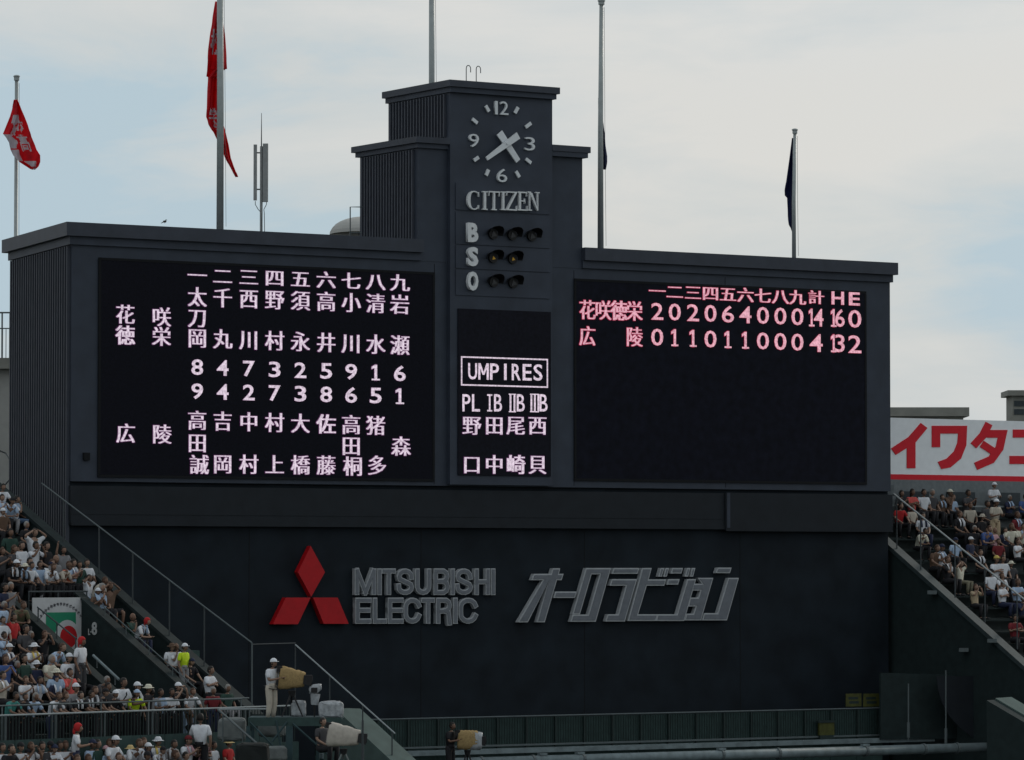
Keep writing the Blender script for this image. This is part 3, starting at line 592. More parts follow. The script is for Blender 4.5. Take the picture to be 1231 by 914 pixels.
bp = hit(198, 268.5, O - NB * -.1, NB)
bd = MB().ball(bp + Vector((0, 0, .09)), (.10, .06, .065), 8, 6).ball(bp + Vector((.07, 0, .17)), (.035, .03, .04), 8, 5).tube([bp + Vector((.09, 0, .17)), bp + Vector((.15, 0, .18))], [.012, .003], 5).tube([bp + Vector((-.05, 0, .07)), bp + Vector((-.2, 0, -.0))], [(.03, .03), (.02, .01)], 5).tube([bp + Vector((0, 0, .05)), bp + Vector((0, 0, -.02))], .008, 5)
bd.v = [bp + (p_b - bp) * .68 for p_b in bd.v]
single('bird', bd, M['bird'], 'small dark bird perched on the scoreboard roof edge', 'bird', bp, smooth=True)
# ------------------------------------------------------------------ things behind the board
Yb = 172
def bx3(u0, u1, v0, v1, Y, dep):     # a box whose front shows between the measured points
    a = at(u0, v1, Y); c = at(u1, v0, Y); return a.x, c.x, Y, Y + dep, a.z, c.z
x0, x1, y0, y1, z0, z1 = bx3(-60, 13, 431, 600, Yb, 20)
lb = thing('side_building', 'beige building with rooftop railing left of the scoreboard', 'building', ((x0 + x1) / 2, y0, 0))
def pl(mb, name, m, par): o = put(name, mb.mesh(name, m, False, par.location), par); return o
pl(MB().box(x0, x1 + 2.5, y0, y1, 0, z1 - .45), 'wall', M['beige'], lb)
pl(MB().box(x0 - .3, x1 + 2.7, y0 - .45, y1, z1 - .446, z1), 'roof_edge', M['roofc'], lb)
zr = at(0, 376, Yb).z; zm = at(0, 395, Yb).z
pl(MB().tube([(x0, y0, zr), (x1 + 2, y0, zr)], .035, 6), 'railing', M['rail'], lb); pl(MB().tube([(x0, y0, zm), (x1 + 2, y0, zm)], .025, 6), 'railing', M['rail'], lb)
for u in (-30, -18, -6, 2.5, 12): p_ = at(u, 400, Yb); pl(MB().box(p_.x - .03, p_.x + .03, y0 - .02, y0 + .04, z1, zr), 'rail_post', M['rail'], lb)
bal = MB()
for i in range(26): xx = x0 + i * .14 + .3; bal.box(xx, xx + .03, y0, y0 + .02, z1, zm - .03)
o_ = pl(bal, 'balusters', M['rail'], lb); o_['kind'] = 'stuff'
# cables in front of the building
for k, (a, b_, c_) in enumerate((((-6, 540), (7, 545), (14, 556)), ((-6, 588), (6, 583), (14, 574)))):
    pts = [at(*a, 168), at(*b_, 168), at(*c_, 167)]; single('cable', MB().tube(pts, .03, 6), M['poled'], ['upper black cable drooping across the beige building', 'lower black cable sagging across the beige building'][k], 'cable', pts[0])
# dome roof and ladder rail left of tower
dm = MB(); p0 = at(432, 282, 172); dc_ = at(437, 283, 176); mb = MB().ball(dc_, (1.45, 2.2, .78), 20, 8, v0=0, v1=.5); mb.tube([dc_ - Vector((0, 0, 12)), dc_ - Vector((0, 0, .002))], 1.46, 20)
dmo = single('dome_roof', mb, M['beige'], 'pale low dome roof peeking over scoreboard left of tower', 'roof', dc_)
p1_, p2_ = hit(421, 281, O - NB * 3, NB), hit(436, 249, O - NB * 3, NB); p3_ = hit(421, 249, O - NB * 3, NB); p1_.z = z_top
lr = thing('roof_ladder_rail', 'thin grey handrail frame on the roof left of the tower', 'railing', p1_)
pl(MB().tube([p1_, p3_, p2_], .025, 6), 'handrail', M['rail'], lr); pl(MB().tube([p1_ + Vector((-.0, 0, .42)), p1_ + Vector((.45, .0, .42))], .02, 6), 'rung', M['rail'], lr)
# right: buildings and sign
x0, x1, y0, y1, z0, z1 = bx3(1069, 1158, 490, 600, 230, 3)
b1 = thing('background_building', 'flat low concrete rooftop block just right of scoreboard', 'building', ((x0 + x1) / 2, y0, 0))
pl(MB().box(x0, x1, y0, y1, 0, z1 - .5), 'wall', M['roofc'], b1); pl(MB().box(x0 - .1, x1 + .3, y0 - .3, y1, z1 - .495, z1), 'roof_edge', M['roofc'], b1); pl(MB().box(x0 + 1.2, x1 - 1.4, y0 - .05, y0 - .002, z1 - 1.0, z1 - .6), 'window', M['win'], b1)
x0, x1, y0, y1, z0, z1 = bx3(1218, 1290, 476, 600, 230, 3)
b1 = thing('background_building', 'taller concrete rooftop block at the far right edge', 'building', ((x0 + x1) / 2, y0, 0))
pl(MB().box(x0, x1, y0, y1, 0, z1), 'wall', M['roofc'], b1); pl(MB().box(x0 - .3, x1, y0 - .3, y1, z1 + .002, z1 + .3), 'roof_edge', M['roofc'], b1)
for vv in (482, 492): a = at(1219, vv, 230); pl(MB().box(a.x, a.x + .55, y0 - .05, y0 - .002, a.z - .3, a.z), 'window', M['win'], b1)
# ------------------------------------------------------------------ left stand
dh = Vector((.73, -.68, 0)).normalized(); rh = Vector((.68, .73, 0)).normalized(); SL = .58
AL = at(60, 640, 147)
class Stand:
    def __init__(s, A, d, r, sl, par): s.A = Vector((A.x, A.y, 0)); s.zf0 = A.z - par; s.d = d; s.r = r; s.sl = sl; s.par = par
    def P(s, r, t, z=0): q = s.A + s.r * r + s.d * t; return Vector((q.x, q.y, z))
    def zf(s, t): return s.zf0 - s.sl * t
    def zrow(s, k): return s.zf(.8 * k + .4)
    def box(s, r0, r1, t0, t1, z0, z1, mb=None, za=None, zb=None):   # za, zb: top heights at t0 and t1
        za = z1 if za is None else za; zb = z1 if zb is None else zb; mb = mb or MB()
        return mb.hexa([s.P(r0, t0, z0), s.P(r1, t0, z0), s.P(r1, t1, z0), s.P(r0, t1, z0)], [s.P(r0, t0, za), s.P(r1, t0, za), s.P(r1, t1, zb), s.P(r0, t1, zb)])
    def slope(s, r0, r1, t0, t1, dz0, dz1):          # beam following the slope between two heights above the floor
        return MB().hexa([s.P(r0, t0, s.zf(t0) + dz0), s.P(r1, t0, s.zf(t0) + dz0), s.P(r1, t1, s.zf(t1) + dz0), s.P(r0, t1, s.zf(t1) + dz0)], [s.P(r0, t0, s.zf(t0) + dz1), s.P(r1, t0, s.zf(t0) + dz1), s.P(r1, t1, s.zf(t1) + dz1), s.P(r0, t1, s.zf(t1) + dz1)])
    def onr(s, u, v, r): return hit(u, v, s.A + s.r * r, s.r)      # on the vertical plane r = const
    def ont(s, u, v, t): return hit(u, v, s.A + s.d * t, s.d)
    def rt(s, p): q = p - s.A; return q.dot(s.r), q.dot(s.d)
LS = Stand(AL, dh, rh, SL, .78)
PW0, PW1, PT = -5.0, -1.9, 4.0       # the walled exit cut into the rows
ls = thing('grandstand', 'stepped dark green spectator stand left of the scoreboard', 'grandstand', LS.P(-6, 5, 0))
def lp(name, mb, m, label=None, root=ls, kind=None):
    o = put(name, mb.mesh(name, m, False, root.location), root)
    if label: o['label'] = label
    if kind: o['kind'] = kind
    return o
RL = -17
ZW = LS.zf(10.8)
for k in range(-9, 13):
    z = LS.zrow(k); t0, t1 = .8 * k, .8 * k + .797; zlo = z - 1.2
    if k < 5:
        lp('terrace_step', LS.box(RL, -.15, t0, t1, zlo, z), M['tread']); lp('bench', LS.box(RL, -1.9, t0 + .08, t0 + .38, z + .36, z + .42), M['green'])
    else:
        lp('terrace_step', LS.box(RL, PW0 - .15, t0, t1, zlo, z), M['tread']); lp('terrace_step', LS.box(PW1 + .15, -.15, t0, t1, zlo, z), M['tread']); lp('bench', LS.box(RL, PW0 - .3, t0 + .08, t0 + .38, z + .36, z + .42), M['green'])
    lp('stair_step', LS.box(-1.7 + .0, -.2, t0 + .4, t1, z - .3, z - .001 + .0) if False else LS.box(-1.6, -.3, t0 - .38, t0 - .004, z - .1, z + SL * .4), M['steplight'] if k % 2 else M['tread'])
lp('walkway', LS.box(RL, 0, 10.4, 12.0, ZW - .6, ZW), M['tread'])
lp('exit_floor', LS.box(PW0 + .15, PW1 - .15, PT, 10.395, ZW - .5, ZW - .02), M['pgreen'])
lp('exit_back_wall', LS.box(PW0 + .15, PW1 - .15, PT - .25, PT - .003, ZW, LS.zf(PT) + .25), M['pgreen'])
lp('exit_wall', LS.slope(PW1 - .15, PW1 + .14, PT - .25, 10.4, -5, .78), M['pgreen'], 'dark exit wall marked L-8')
lp('exit_wall', LS.slope(PW0 - .14, PW0 + .15, PT - .25, 10.4, -5, .70), M['pgreen'])
lp('wall_cap', LS.slope(PW1 - .2, PW1 + .19, PT - .3, 10.45, .783, .86), M['caps']); lp('wall_cap', LS.slope(PW0 - .19, PW0 + .2, PT - .3, 10.45, .703, .76), M['green'])
lp('end_parapet', LS.slope(-.15, .15, -7, 10.6, -9, .70), M['pgreen']); lp('parapet_cap', LS.slope(-.24, .24, -7, 10.7, .703, .84), M['caps'])
# L-8 marking painted on the exit wall: flat letters standing on its left face
rt_ = MB(); mk = thing('wall_number', 'white painted marking L-8 on the dark exit wall', 'marking', LS.onr(113, 763, PW1 - .155)); mk.rotation_euler = (0, 0, math.atan2(dh.y, dh.x)) 
for c, u0, u1, v0, v1 in (('8', 110.5, 117, 748, 763.5), ('L', 106.3, 108.6, 756, 763.5), ('-', 108.9, 110.0, 759, 760.5)):
    a = LS.onr(u0, v1, PW1 - .155); b = LS.onr(u1, v0, PW1 - .155); q = a - mk.location; q2 = b - mk.location
    put_glyph('digit' if c == '8' else 'letter', c, mk, q.dot(dh), q2.dot(dh), q.z, q2.z, -.012, M['lab'], .03, .03, False, .006)
# handrails
def rails(pts, r, name, m, root, n=6): return lp(name, MB().tube(pts, r, n), m, root=root)
hr = thing('exit_handrail', 'dark tube handrail beside the banner at the stand exit', 'handrail', LS.P(PW0, PT, ZW))
a, b_ = LS.onr(45, 730, PW0), LS.onr(92, 768, PW0); rails([a, b_], .03, 'handrail', M['poled'], hr)
for t in (0.02, .5, .98): p = a.lerp(b_, t); rails([p, p - Vector((0, 0, .55))], .025, 'post', M['poled'], hr)
hr = thing('exit_handrail', 'grey handrail sloping down the exit parapet below marking L-8', 'handrail', LS.P(PW1, 9, ZW))
rails([LS.onr(112, 788, PW0), LS.onr(143, 817, PW0)], .05, 'handrail', M['pipe'], hr)
for t in (.15, .85): p = LS.onr(112, 788, PW0).lerp(LS.onr(143, 817, PW0), t); rails([p, p - Vector((0, 0, .3))], .02, 'bracket', M['rail'], hr)
hr = thing('aisle_handrail', 'thin dark handrail running down above the L-8 wall', 'handrail', LS.P(PW1, 6, ZW))
a, b_ = LS.onr(124, 733, PW1), LS.onr(236, 836, PW1); a.z = LS.zf(LS.rt(a)[1]) + 1.12; b_.z = LS.zf(LS.rt(b_)[1]) + 1.12
rails([a, b_], .022, 'handrail', M['rail'], hr)
for t in (0.02, .25, .5, .75, .98): p = a.lerp(b_, t); rails([p, p - Vector((0, 0, .30))], .018, 'post', M['rail'], hr)
# banner over the back wall
a, b_ = LS.ont(38, 718.5, PT), LS.ont(102, 718.5, PT); zt = (a.z + b_.z) / 2; W = (b_ - a).dot(rh)
bn = thing('banner', 'white banner with green field and red ball hanging at the stand exit', 'banner', Vector((a.x, a.y, zt)) + dh * .02, math.atan2(rh.y, rh.x))
part('cloth', MB().box(0, W, -.03, -.005, -2.0, 0), M['bwhite'], bn)
sx = W / 64                           # metres per measured pixel
part('green_field', MB().box(16 * sx, 52 * sx, -.036, -.031, -1.75, -13.5 * sx), M['bgreen'], bn)
def disc(cx_, cz_, r_, y_, n_=28): return MB().prism([(cx_ + r_ * math.cos(2 * math.pi * i / n_), y_, cz_ + r_ * math.sin(2 * math.pi * i / n_)) for i in range(n_)], (0, .004, 0))
part('white_ball_ring', disc(41.5 * sx, -35 * sx, 14.5 * sx, -.042), M['bwhite'], bn); part('red_ball', disc(43 * sx, -36 * sx, 10.2 * sx, -.048), M['dred'], bn)
tx = '第99回全国高等学校野球選手権大会'
for i, c in enumerate(tx):
    an_ = R(150 - 120 * i / (len(tx) - 1)); x_ = 34 * sx + 30 * sx * math.cos(an_); z_ = -34 * sx + 28 * sx * math.sin(an_); h = 1.5 * sx
    put_glyph('character', c, bn, x_ - h, x_ + h, z_ - h, z_ + h, -.034, M['ink'], .03, .03, ord(c) > 0x3000, .002)
# rail over the banner
a, b_ = LS.ont(34, 711.5, PT - .1), LS.ont(105, 711, PT - .1); b_.z = a.z
hr = thing('banner_railing', 'dark horizontal railing above the white banner', 'railing', a); rails([a, b_], .03, 'handrail', M['poled'], hr)
for t in (0.01, .5, .99): p = a.lerp(b_, t); rails([p, p - Vector((0, 0, .75))], .025, 'post', M['poled'], hr)
# end fence on the parapet
ef = thing('end_fence', 'tall post and rail fence stepping down the end of the left stand', 'fence', LS.P(0, 5, LS.zf(5)))
a, b_ = LS.onr(50, 581, 0), LS.onr(303, 773, 0)
rails([a, b_], .028, 'top_rail', M['rail'], ef)
for u in (78, 122, 163, 207, 248, 303):
    t = (u - 50) / 253; p = a.lerp(b_, t); q = p.copy(); q.z = LS.zf(LS.rt(p)[1]) + .84; rails([p, q], .028, 'post', M['poled'] if u < 303 else M['rail'], ef)
R2 = 2.35; t2 = LS.rt(b_)[1]
p0 = LS.onr(355, 775, R2); p1 = LS.onr(475, 882, R2); c0 = b_ + rh * .0
ef2 = thing('end_fence', 'thin lower handrail fence descending right behind the yellow covered camera', 'fence', LS.P(R2, 12, 5))
rails([p0, p1], .028, 'top_rail', M['railw'], ef2); rails([b_ + Vector((0, 0, -.05)), p0 + Vector((0, 0, .05))], .018, 'link_rail', M['poled'], ef2)
for t in (0, .35, .68, .97): p = p0.lerp(p1, t); rails([p, p - Vector((0, 0, 2.1))], .024, 'post', M['poled'], ef2)
# sloping slab below it
s0, s1 = LS.onr(404, 853, R2 - .3), LS.onr(472, 916, R2 - .3); dz = Vector((0, 0, 1.3))
wd_ = rh * 1.15
sl_ = MB(); ext_ = (s1 - s0) * .8; s1e = s1 + ext_; flat0 = s0 - dh * .6
sl_.hexa([s0 - Vector((0, 0, 6)), s0 + wd_ - Vector((0, 0, 6)), s1e + wd_ - Vector((0, 0, 4)), s1e - Vector((0, 0, 4))], [s0, s0 + wd_, s1e + wd_, s1e])
sl_.hexa([flat0 - dz * 4, flat0 + wd_ - dz * 4, s0 + wd_ - dz * 4 - dh * .003, s0 - dz * 4 - dh * .003], [flat0, flat0 + wd_, s0 + wd_ - dh * .003, s0 - dh * .003])
single('ramp_wall', sl_, M['slab'], 'pale green sloping ramp wall beside the white covered camera', 'wall', s0)
for k, (u, v) in enumerate(((144, 728), (231.5, 794))):
    p = LS.onr(u, v, .7); single('cabinet', LS.box(.3, .75, LS.rt(p)[1] - .3, LS.rt(p)[1] + .3, p.z - .6, at(u, v - 12, p.y).z), M['cab'], ['green cabinet box by the parapet behind the dark-clad woman', 'green cabinet box by the parapet right of the neon vest'][k], 'cabinet', p)
# front walkway fence
ff = thing('front_fence', 'green picket fence with grey rails along the front of the upper seats', 'fence', LS.P(-6, 12, ZW))
zr = LS.ont(40, 859, 12).z; zu = LS.ont(40, 847.5, 11.6).z
rails([LS.P(RL, 12, zr), LS.P(.6, 12, zr)], .03, 'lower_rail', M['railw'], ff, 8); rails([LS.P(RL, 11.6, zu), LS.P(-1.3, 11.6, zu)], .028, 'upper_rail', M['rail'], ff, 8)
pk = MB(); r = RL
while r < .5: pk.box(0, 0, 0, 0, 0, 0) if False else LS.box(r - .012, r + .012, 11.99, 12.01, ZW + .02, zr - .03, pk); r += .13
lp('pickets', pk, M['slat'], root=ff, kind='stuff')
for k in range(9):
    r = -16.2 + k * 2.05; lp('post', LS.box(r - .02, r + .02, 11.97, 12.03, ZW - .0, zr), M['rail'], root=ff)
for k in range(8):
    r = -16 + k * 2.05; lp('post', LS.box(r - .02, r + .02, 11.58, 11.62, ZW, zu), M['railw'] if k in (5,) else M['rail'], root=ff)
for k in range(16):
    r = RL + k * 1.05; lp('fence_panel', LS.box(r, r + 1.03, 12.03, 12.06, ZW - .9, ZW + .42), M['fence'], root=ff)
lp('retaining_wall', LS.box(RL, .6, 11.9, 12.02, 2, ZW - .003), M['fence'])
# lower front seats
FS = Stand(Vector((LS.P(0, 12.1).x, LS.P(0, 12.1).y, 7.15)), dh, rh, .5, 0)
fs = thing('front_seating', 'lower block of green stepped seats at the bottom left', 'grandstand', FS.P(-6, 4, 0))
for k in range(0, 9):
    z = FS.zrow(k); o_ = lp('terrace_step', FS.box(RL, 2.5, .8 * k, .8 * k + .797, z - 1, z), M['tread'], root=fs); lp('bench', FS.box(RL, -.5, .8 * k + .08, .8 * k + .38, z + .36, z + .42), M['cab'], root=fs)
# ------------------------------------------------------------------ right stand
d2 = Vector((.58, -.815, 0)).normalized(); r2 = Vector((-d2.y, d2.x, 0))
AR = hit(1073.5, 657, O + D * (xr + .15), D)
AR = at(1074, 657, 171.3); RS = Stand(AR, d2, r2, .59, .8)
rs = thing('grandstand', 'stepped dark spectator stand right of the scoreboard', 'grandstand', RS.P(6, 0, 0))
for k in range(-4, 16):
    z = RS.zrow(k); lp('terrace_step', RS.box(.15, 20, .8 * k, .8 * k + .797, z - 1.2, z), M['tread'] if k != -1 else M['greenl'], root=rs); lp('bench', RS.box(.6, 20, .8 * k + .08, .8 * k + .38, z + .36, z + .42), M['green'], root=rs)
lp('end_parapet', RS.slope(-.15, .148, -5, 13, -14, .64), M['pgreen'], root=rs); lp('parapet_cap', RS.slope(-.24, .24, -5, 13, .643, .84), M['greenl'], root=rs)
tb = -3.2; zt = RS.zrow(-4)
lp('back_wall', RS.box(-.1, 20, tb - .4, tb - .1, 0, RS.ont(1150, 578, tb - .3).z), M['col'], 'grey back wall of the right stand with dark openings', root=rs)
for k in range(7): lp('opening', RS.box(.6 + k * 2.6, 2.2 + k * 2.6, tb - .097, tb - .05, zt + .3, zt + 1.5), M['win'], root=rs)
lp('back_rail', RS.box(.2, 20, tb + .1, tb + .17, zt + .86, zt + .93), M['railw'], root=rs)
ts = tb - .5; q0, q1 = RS.ont(1062, 577, ts), RS.ont(1062, 502, ts)
bs2 = thing('advertising_sign', 'long white advertising board with bold red katakana above the right stand', 'sign', q0, math.atan2(r2.y, r2.x))
oz = q0.z; SW = 15.0; SHh = q1.z - q0.z
part('panel', MB().box(0, SW, 0, .3, 0, SHh), M['white'], bs2)
zs = oz + SHh * .093
part('stripe', MB().box(0, SW, -.012, -.002, .004, zs - oz), M['red'], bs2)
part('frame', MB().box(-.1, SW, .302, .6, -.3, SHh - .1), M['roofc'], bs2)
Z6 = lambda p: (820 + p[0] / 2.995, 305 + p[1] / 2.995)
def s2(p): q = RS.ont(*Z6(p), ts) - q0; return q.dot(r2), q.z
def kk(polys): flat('letter', [[s2(p) for p in P] for P in polys], bs2, -.03, .028, M['red'])
kk([[(858, 610), (882, 628), (839, 680), (839, 773), (808, 773), (808, 700), (768, 725), (751, 702), (815, 660)]])
kk([[(898, 620), (1025, 620), (1022, 690), (1003, 738), (965, 770), (932, 776), (920, 750), (952, 738), (978, 712), (990, 682), (993, 648), (928, 648), (928, 697), (898, 697)]])
kk([ribbon([(1104, 612), (1082, 655), (1048, 692)], 27), ribbon([(1096, 649), (1153, 649), (1142, 700), (1112, 742), (1056, 766)], 28), ribbon([(1078, 685), (1122, 714)], 26)])
kk([ribbon([(1190, 648), (1300, 648)], 29), ribbon([(1178, 743), (1316, 743)], 29)])
part('support', MB().box(1, 1.3, .61, .9, -bs2.location.z, 1.5), M['roofc'], bs2)
ef = thing('end_fence', 'slim white handrail fence descending along the right stand edge', 'fence', RS.P(0, 5, RS.zf(5)))
a, b_ = RS.onr(1072, 592, 0), RS.onr(1234, 723, 0); b_ = b_ + (b_ - a) * .4
rails([a, b_], .035, 'top_rail', M['railw'], ef)
for u in (1078, 1107, 1148, 1183, 1220): t = (u - 1072) / (162 * 1.4) * 1.02; p = a.lerp(b_, t); rails([p, p - Vector((0, 0, 2.2))], .028, 'post', M['poled'], ef)
lp('post_cap', MB().box(a.x - .12, a.x + .1, a.y - .1, a.y + .1, a.z - .15, a.z + .3), M['col'], root=ef)
for k, (u, v, wd) in enumerate(((1124, 713, 7), (1162, 782, 8), (1196, 771, 6), (1125, 708, 0))):
    if not wd: continue
    p = RS.onr(u, v, -.15); q = thing('floodlight', ['small pale bracket lamp high on the right stand wall', 'small pale bracket lamp low on the right stand wall', 'pale bracket lamp just under the right parapet cap'][k], 'lamp', p)
    part('housing', MB().hexa([(-.32, -.3, -.04), (.02, -.3, -.06), (.02, -.02, -.06), (-.32, -.02, -.04)], [(-.30, -.28, .05), (.02, -.3, .07), (.02, -.02, .07), (-.30, -.02, .05)]), M['pipe'], q); part('arm', MB().tube([(0, 0, .02), (.18, .1, .0)], .03, 6), M['rail'], q); part('visor', MB().box(-.34, .04, -.34, -.31, -.05, .1), M['rail'], q)
# ------------------------------------------------------------------ bottom of the backscreen: fence, pipe, deck
def bb(u0, u1, v0, v1, off, dep, mb=None):
    um = (u0 + u1) / 2; xa = onb(u0, v0, off)[0]; xb_ = onb(u1, v0, off)[0]; zb_ = onb(um, v1, off)[1]; za = onb(um, v0, off)[1]; return (mb or MB()).box(xa, xb_, -off, -off + dep, zb_, za)
OF = 3.0
bf = thing('slatted_fence', 'long green slatted fence with grey top rail below the backscreen', 'fence'); bf.matrix_world = BM
xf0, xf1 = onb(380, 866, OF)[0], onb(1062, 850, OF)[0]; zf1 = onb(700, 859.5, OF)[1]; zf0 = onb(700, 893, OF)[1]
np_ = 20
for i in range(np_):
    a = xf0 + (xf1 - xf0) * i / np_; b_ = xf0 + (xf1 - xf0) * (i + 1) / np_
    part('fence_panel', MB().box(a + .01, b_ - .01, -OF + .06, -OF + .09, zf0 - 1.2, zf1 - .05), M['fence'], bf); part('post', MB().box(a - .03, a + .03, -OF - .06, -OF + .02, zf0 - .2, zf1 - .04), M['slat'], bf)
pk = MB(); x_ = xf0
while x_ < xf1: pk.box(x_, x_ + .018, -OF - .02, -OF + .01, zf0, zf1 - .05); x_ += .115
part('slats', pk, M['slat'], bf, kind='stuff')
part('top_rail', MB().tube([(xf0, -OF, zf1), (xf1, -OF, zf1)], .03, 8), M['rail'], bf); part('bottom_rail', MB().box(xf0, xf1, -OF - .10, -OF - .03, zf0 - .05, zf0 + .02), M['rail'], bf)
part('front_kerb', MB().box(xf0, xf1 + 2.2, -OF - .5, -OF - .15, zf0 - .30, zf0 - .12), M['pipe'], bf)
po = 6.5
pp = thing('drain_pipe', 'thick horizontal grey pipe with collars along the bottom edge', 'pipe'); pp.matrix_world = BM
xa, xb_ = onb(540, 914, po)[0], onb(1186, 897, po)[0]; zp = onb(900, 907, po)[1]
part('pipe', MB().tube([(xa, -po, zp), (xb_, -po, zp)], .19, 14), M['pipe'], pp, True)
for u in (578, 640, 700, 867, 935, 1040, 1110, 1150): x_ = onb(u, 905, po)[0]; part('collar', MB().tube([(x_ - .05, -po, zp), (x_ + .05, -po, zp)], .225, 14), M['rail'], pp)
for u in (652, 697, 867, 1040): x_ = onb(u, 905, po)[0]; part('bracket', MB().box(x_ - .16, x_ + .16, -po - .1, -po + .1, zp + .19, zp + .27), M['pipe'], pp)
dk = struct('pavement', MB().box(xl, xr + 6, -14, -.1, zp - 1.6, zp - 1.0), M['deck']); dk.matrix_world = BM
# yellow notices on the fence
yn = thing('notice_board', 'faded yellow notice panel at the right end of the slatted fence', 'sign'); yn.matrix_world = BM
for (a, b_) in ((1017, 1035.5), (1038, 1057)):
    part('panel', bb(a, b_, 834, 849.5, OF, .03), M['yellow'], yn); part('print', bb(a + 3, b_ - 4, 838, 841, OF + .004, .003), M['slat'], yn); part('print', bb(a + 4, b_ - 3, 843, 846, OF + .004, .003), M['slat'], yn)
p_ = bb(985, 1003, 868, 884, OF + .2, .1); yb_ = thing('crate', 'small faded yellow crate in front of the slatted fence', 'crate'); yb_.matrix_world = BM
part('box', p_, M['yellow'], yb_); part('lid', bb(984, 1004, 866.5, 869, OF + .24, .2), M['slat'], yb_); part('stand', bb(986, 1002, 884, 892, OF + .2, .1), M['slat'], yb_)
# net wall at right and poles
nw = MB(); pts = [(1059, 809), (1180, 812), (1240, 815), (1240, 905), (1187, 905), (1160, 888), (1059, 889)]
q = [hit(u, v, O + NB * 3.6, NB) for u, v in pts]; nw.prism(q, NB * -.1)
single('screen_wall', nw, M['pgreen'], 'dark green windbreak panel at the foot of the right stand', 'wall', q[0])
cur = [(1126, 813), (1128, 830), (1133, 846), (1142, 862), (1155, 876), (1170, 887), (1186, 897), (1215, 905), (1215, 813)]
q = [hit(u, v, O + NB * 4.6, NB) for u, v in cur]; single('safety_net', MB().prism(q, NB * -.03), M['ledge'], 'draped dark net with curved lower edge beside the thin pole', 'net', q[0])
for u, v0, v1, l in ((1137, 806, 897, 'taller thin grey pole in front of the draped net'), (1092, 822, 890, 'shorter thin grey pole left of the draped net')):
    a, b_ = hit(u, v1, O + NB * 5.4, NB), hit(u, v0, O + NB * 5.4, NB); r_ = thing('thin_pole', l, 'pole', a); rails([a, b_], .03, 'shaft', M['rail'], r_); rails([a + Vector((0, 0, .1)), a + Vector((0, 0, .7))], .06, 'sleeve', M['rail'], r_)
# sloping wall at the lower right corner
g0 = at(1186, 840, 152); g1 = at(1216, 838, 153); e = Vector((3.4, -3.0, -2.1))
lw = thing('ramp_wall', 'dark green sloping wall with pale top at the lower right corner', 'wall', g0)
lp('wall', MB().hexa([g0 - Vector((0, 0, 6)), g1 - Vector((0, 0, 6)), g1 + e - Vector((0, 0, 6)), g0 + e - Vector((0, 0, 6))], [g0 - Vector((0, 0, .06)), g1 - Vector((0, 0, .06)), g1 + e - Vector((0, 0, .06)), g0 + e - Vector((0, 0, .06))]), M['pgreen'], root=lw)
a0, a1 = g0.lerp(g1, .35), g1; lp('coping', MB().hexa([a0 - Vector((0, 0, .055)), a1 - Vector((0, 0, .055)), a1 + e - Vector((0, 0, .055)), a0 + e - Vector((0, 0, .055))], [a0, a1, a1 + e, a0 + e]), M['slab'], root=lw)
#PEOPLE
# ------------------------------------------------------------------ people
SKIN = [mat('skin_a', (.21, .125, .088), .6, .05), mat('skin_b', (.155, .088, .060), .6, .05), mat('skin_c', (.27, .17, .125), .6, .05)]
CL = {'white': (.60, .62, .66), 'cream': (.55, .53, .44), 'grey': (.20, .20, .21), 'black': (.013, .013, .016), 'navy': (.018, .024, .055), 'light blue': (.32, .42, .56), 'blue': (.05, .09, .24), 'red': (.38, .018, .02), 'coral': (.55, .09, .08), 'orange': (.60, .12, .05),
      'brown': (.10, .06, .04), 'tan': (.38, .30, .20), 'dark green': (.02, .05, .04), 'neon yellow': (.50, .68, .02), 'yellow': (.50, .38, .10), 'pink': (.50, .30, .33), 'dark red': (.14, .015, .02), 'beige': (.42, .38, .32), 'teal': (.05, .22, .20), 'khaki': (.15, .14, .10), 'straw': (.55, .42, .20), 'denim': (.06, .10, .17), 'dark grey': (.05, .05, .055), 'olive': (.09, .09, .05), 'white patterned': (.50, .50, .52)}
_cm = {}
def cloth(c):
    if c not in _cm: _cm[c] = mat('cloth_' + c.replace(' ', '_'), CL[c], .85, .12, 9, .25)
    return _cm[c]
HAIR = {'black': mat('hair_black', (.012, .010, .009), .6), 'grey': mat('hair_grey', (.22, .21, .20), .7), 'brown': mat('hair_brown', (.06, .03, .018), .6)}
def skin(name, nodes, edges, lv=1, root=0):
    """nodes: {key: (x,y,z,r)}; grows one continuous surface over the edges"""
    ks = list(nodes); me = bpy.data.meshes.new(name); me.from_pydata([nodes[k][:3] for k in ks], [(ks.index(a), ks.index(b)) for a, b in edges], [])
    ob = bpy.data.objects.new(name, me); C.objects.link(ob); sk = ob.modifiers.new('s', 'SKIN'); sk.use_smooth_shade = True
    for i, k in enumerate(ks):
        r = nodes[k][3]; me.skin_vertices[0].data[i].radius = r if hasattr(r, '__len__') else (r, r); me.skin_vertices[0].data[i].use_root = (i == root)
    sb_ = ob.modifiers.new('d', 'SUBSURF'); sb_.levels = lv; bpy.context.view_layer.update()
    m2 = bpy.data.meshes.new_from_object(ob.evaluated_get(bpy.context.evaluated_depsgraph_get())); m2.name = name; bpy.data.objects.remove(ob); return m2
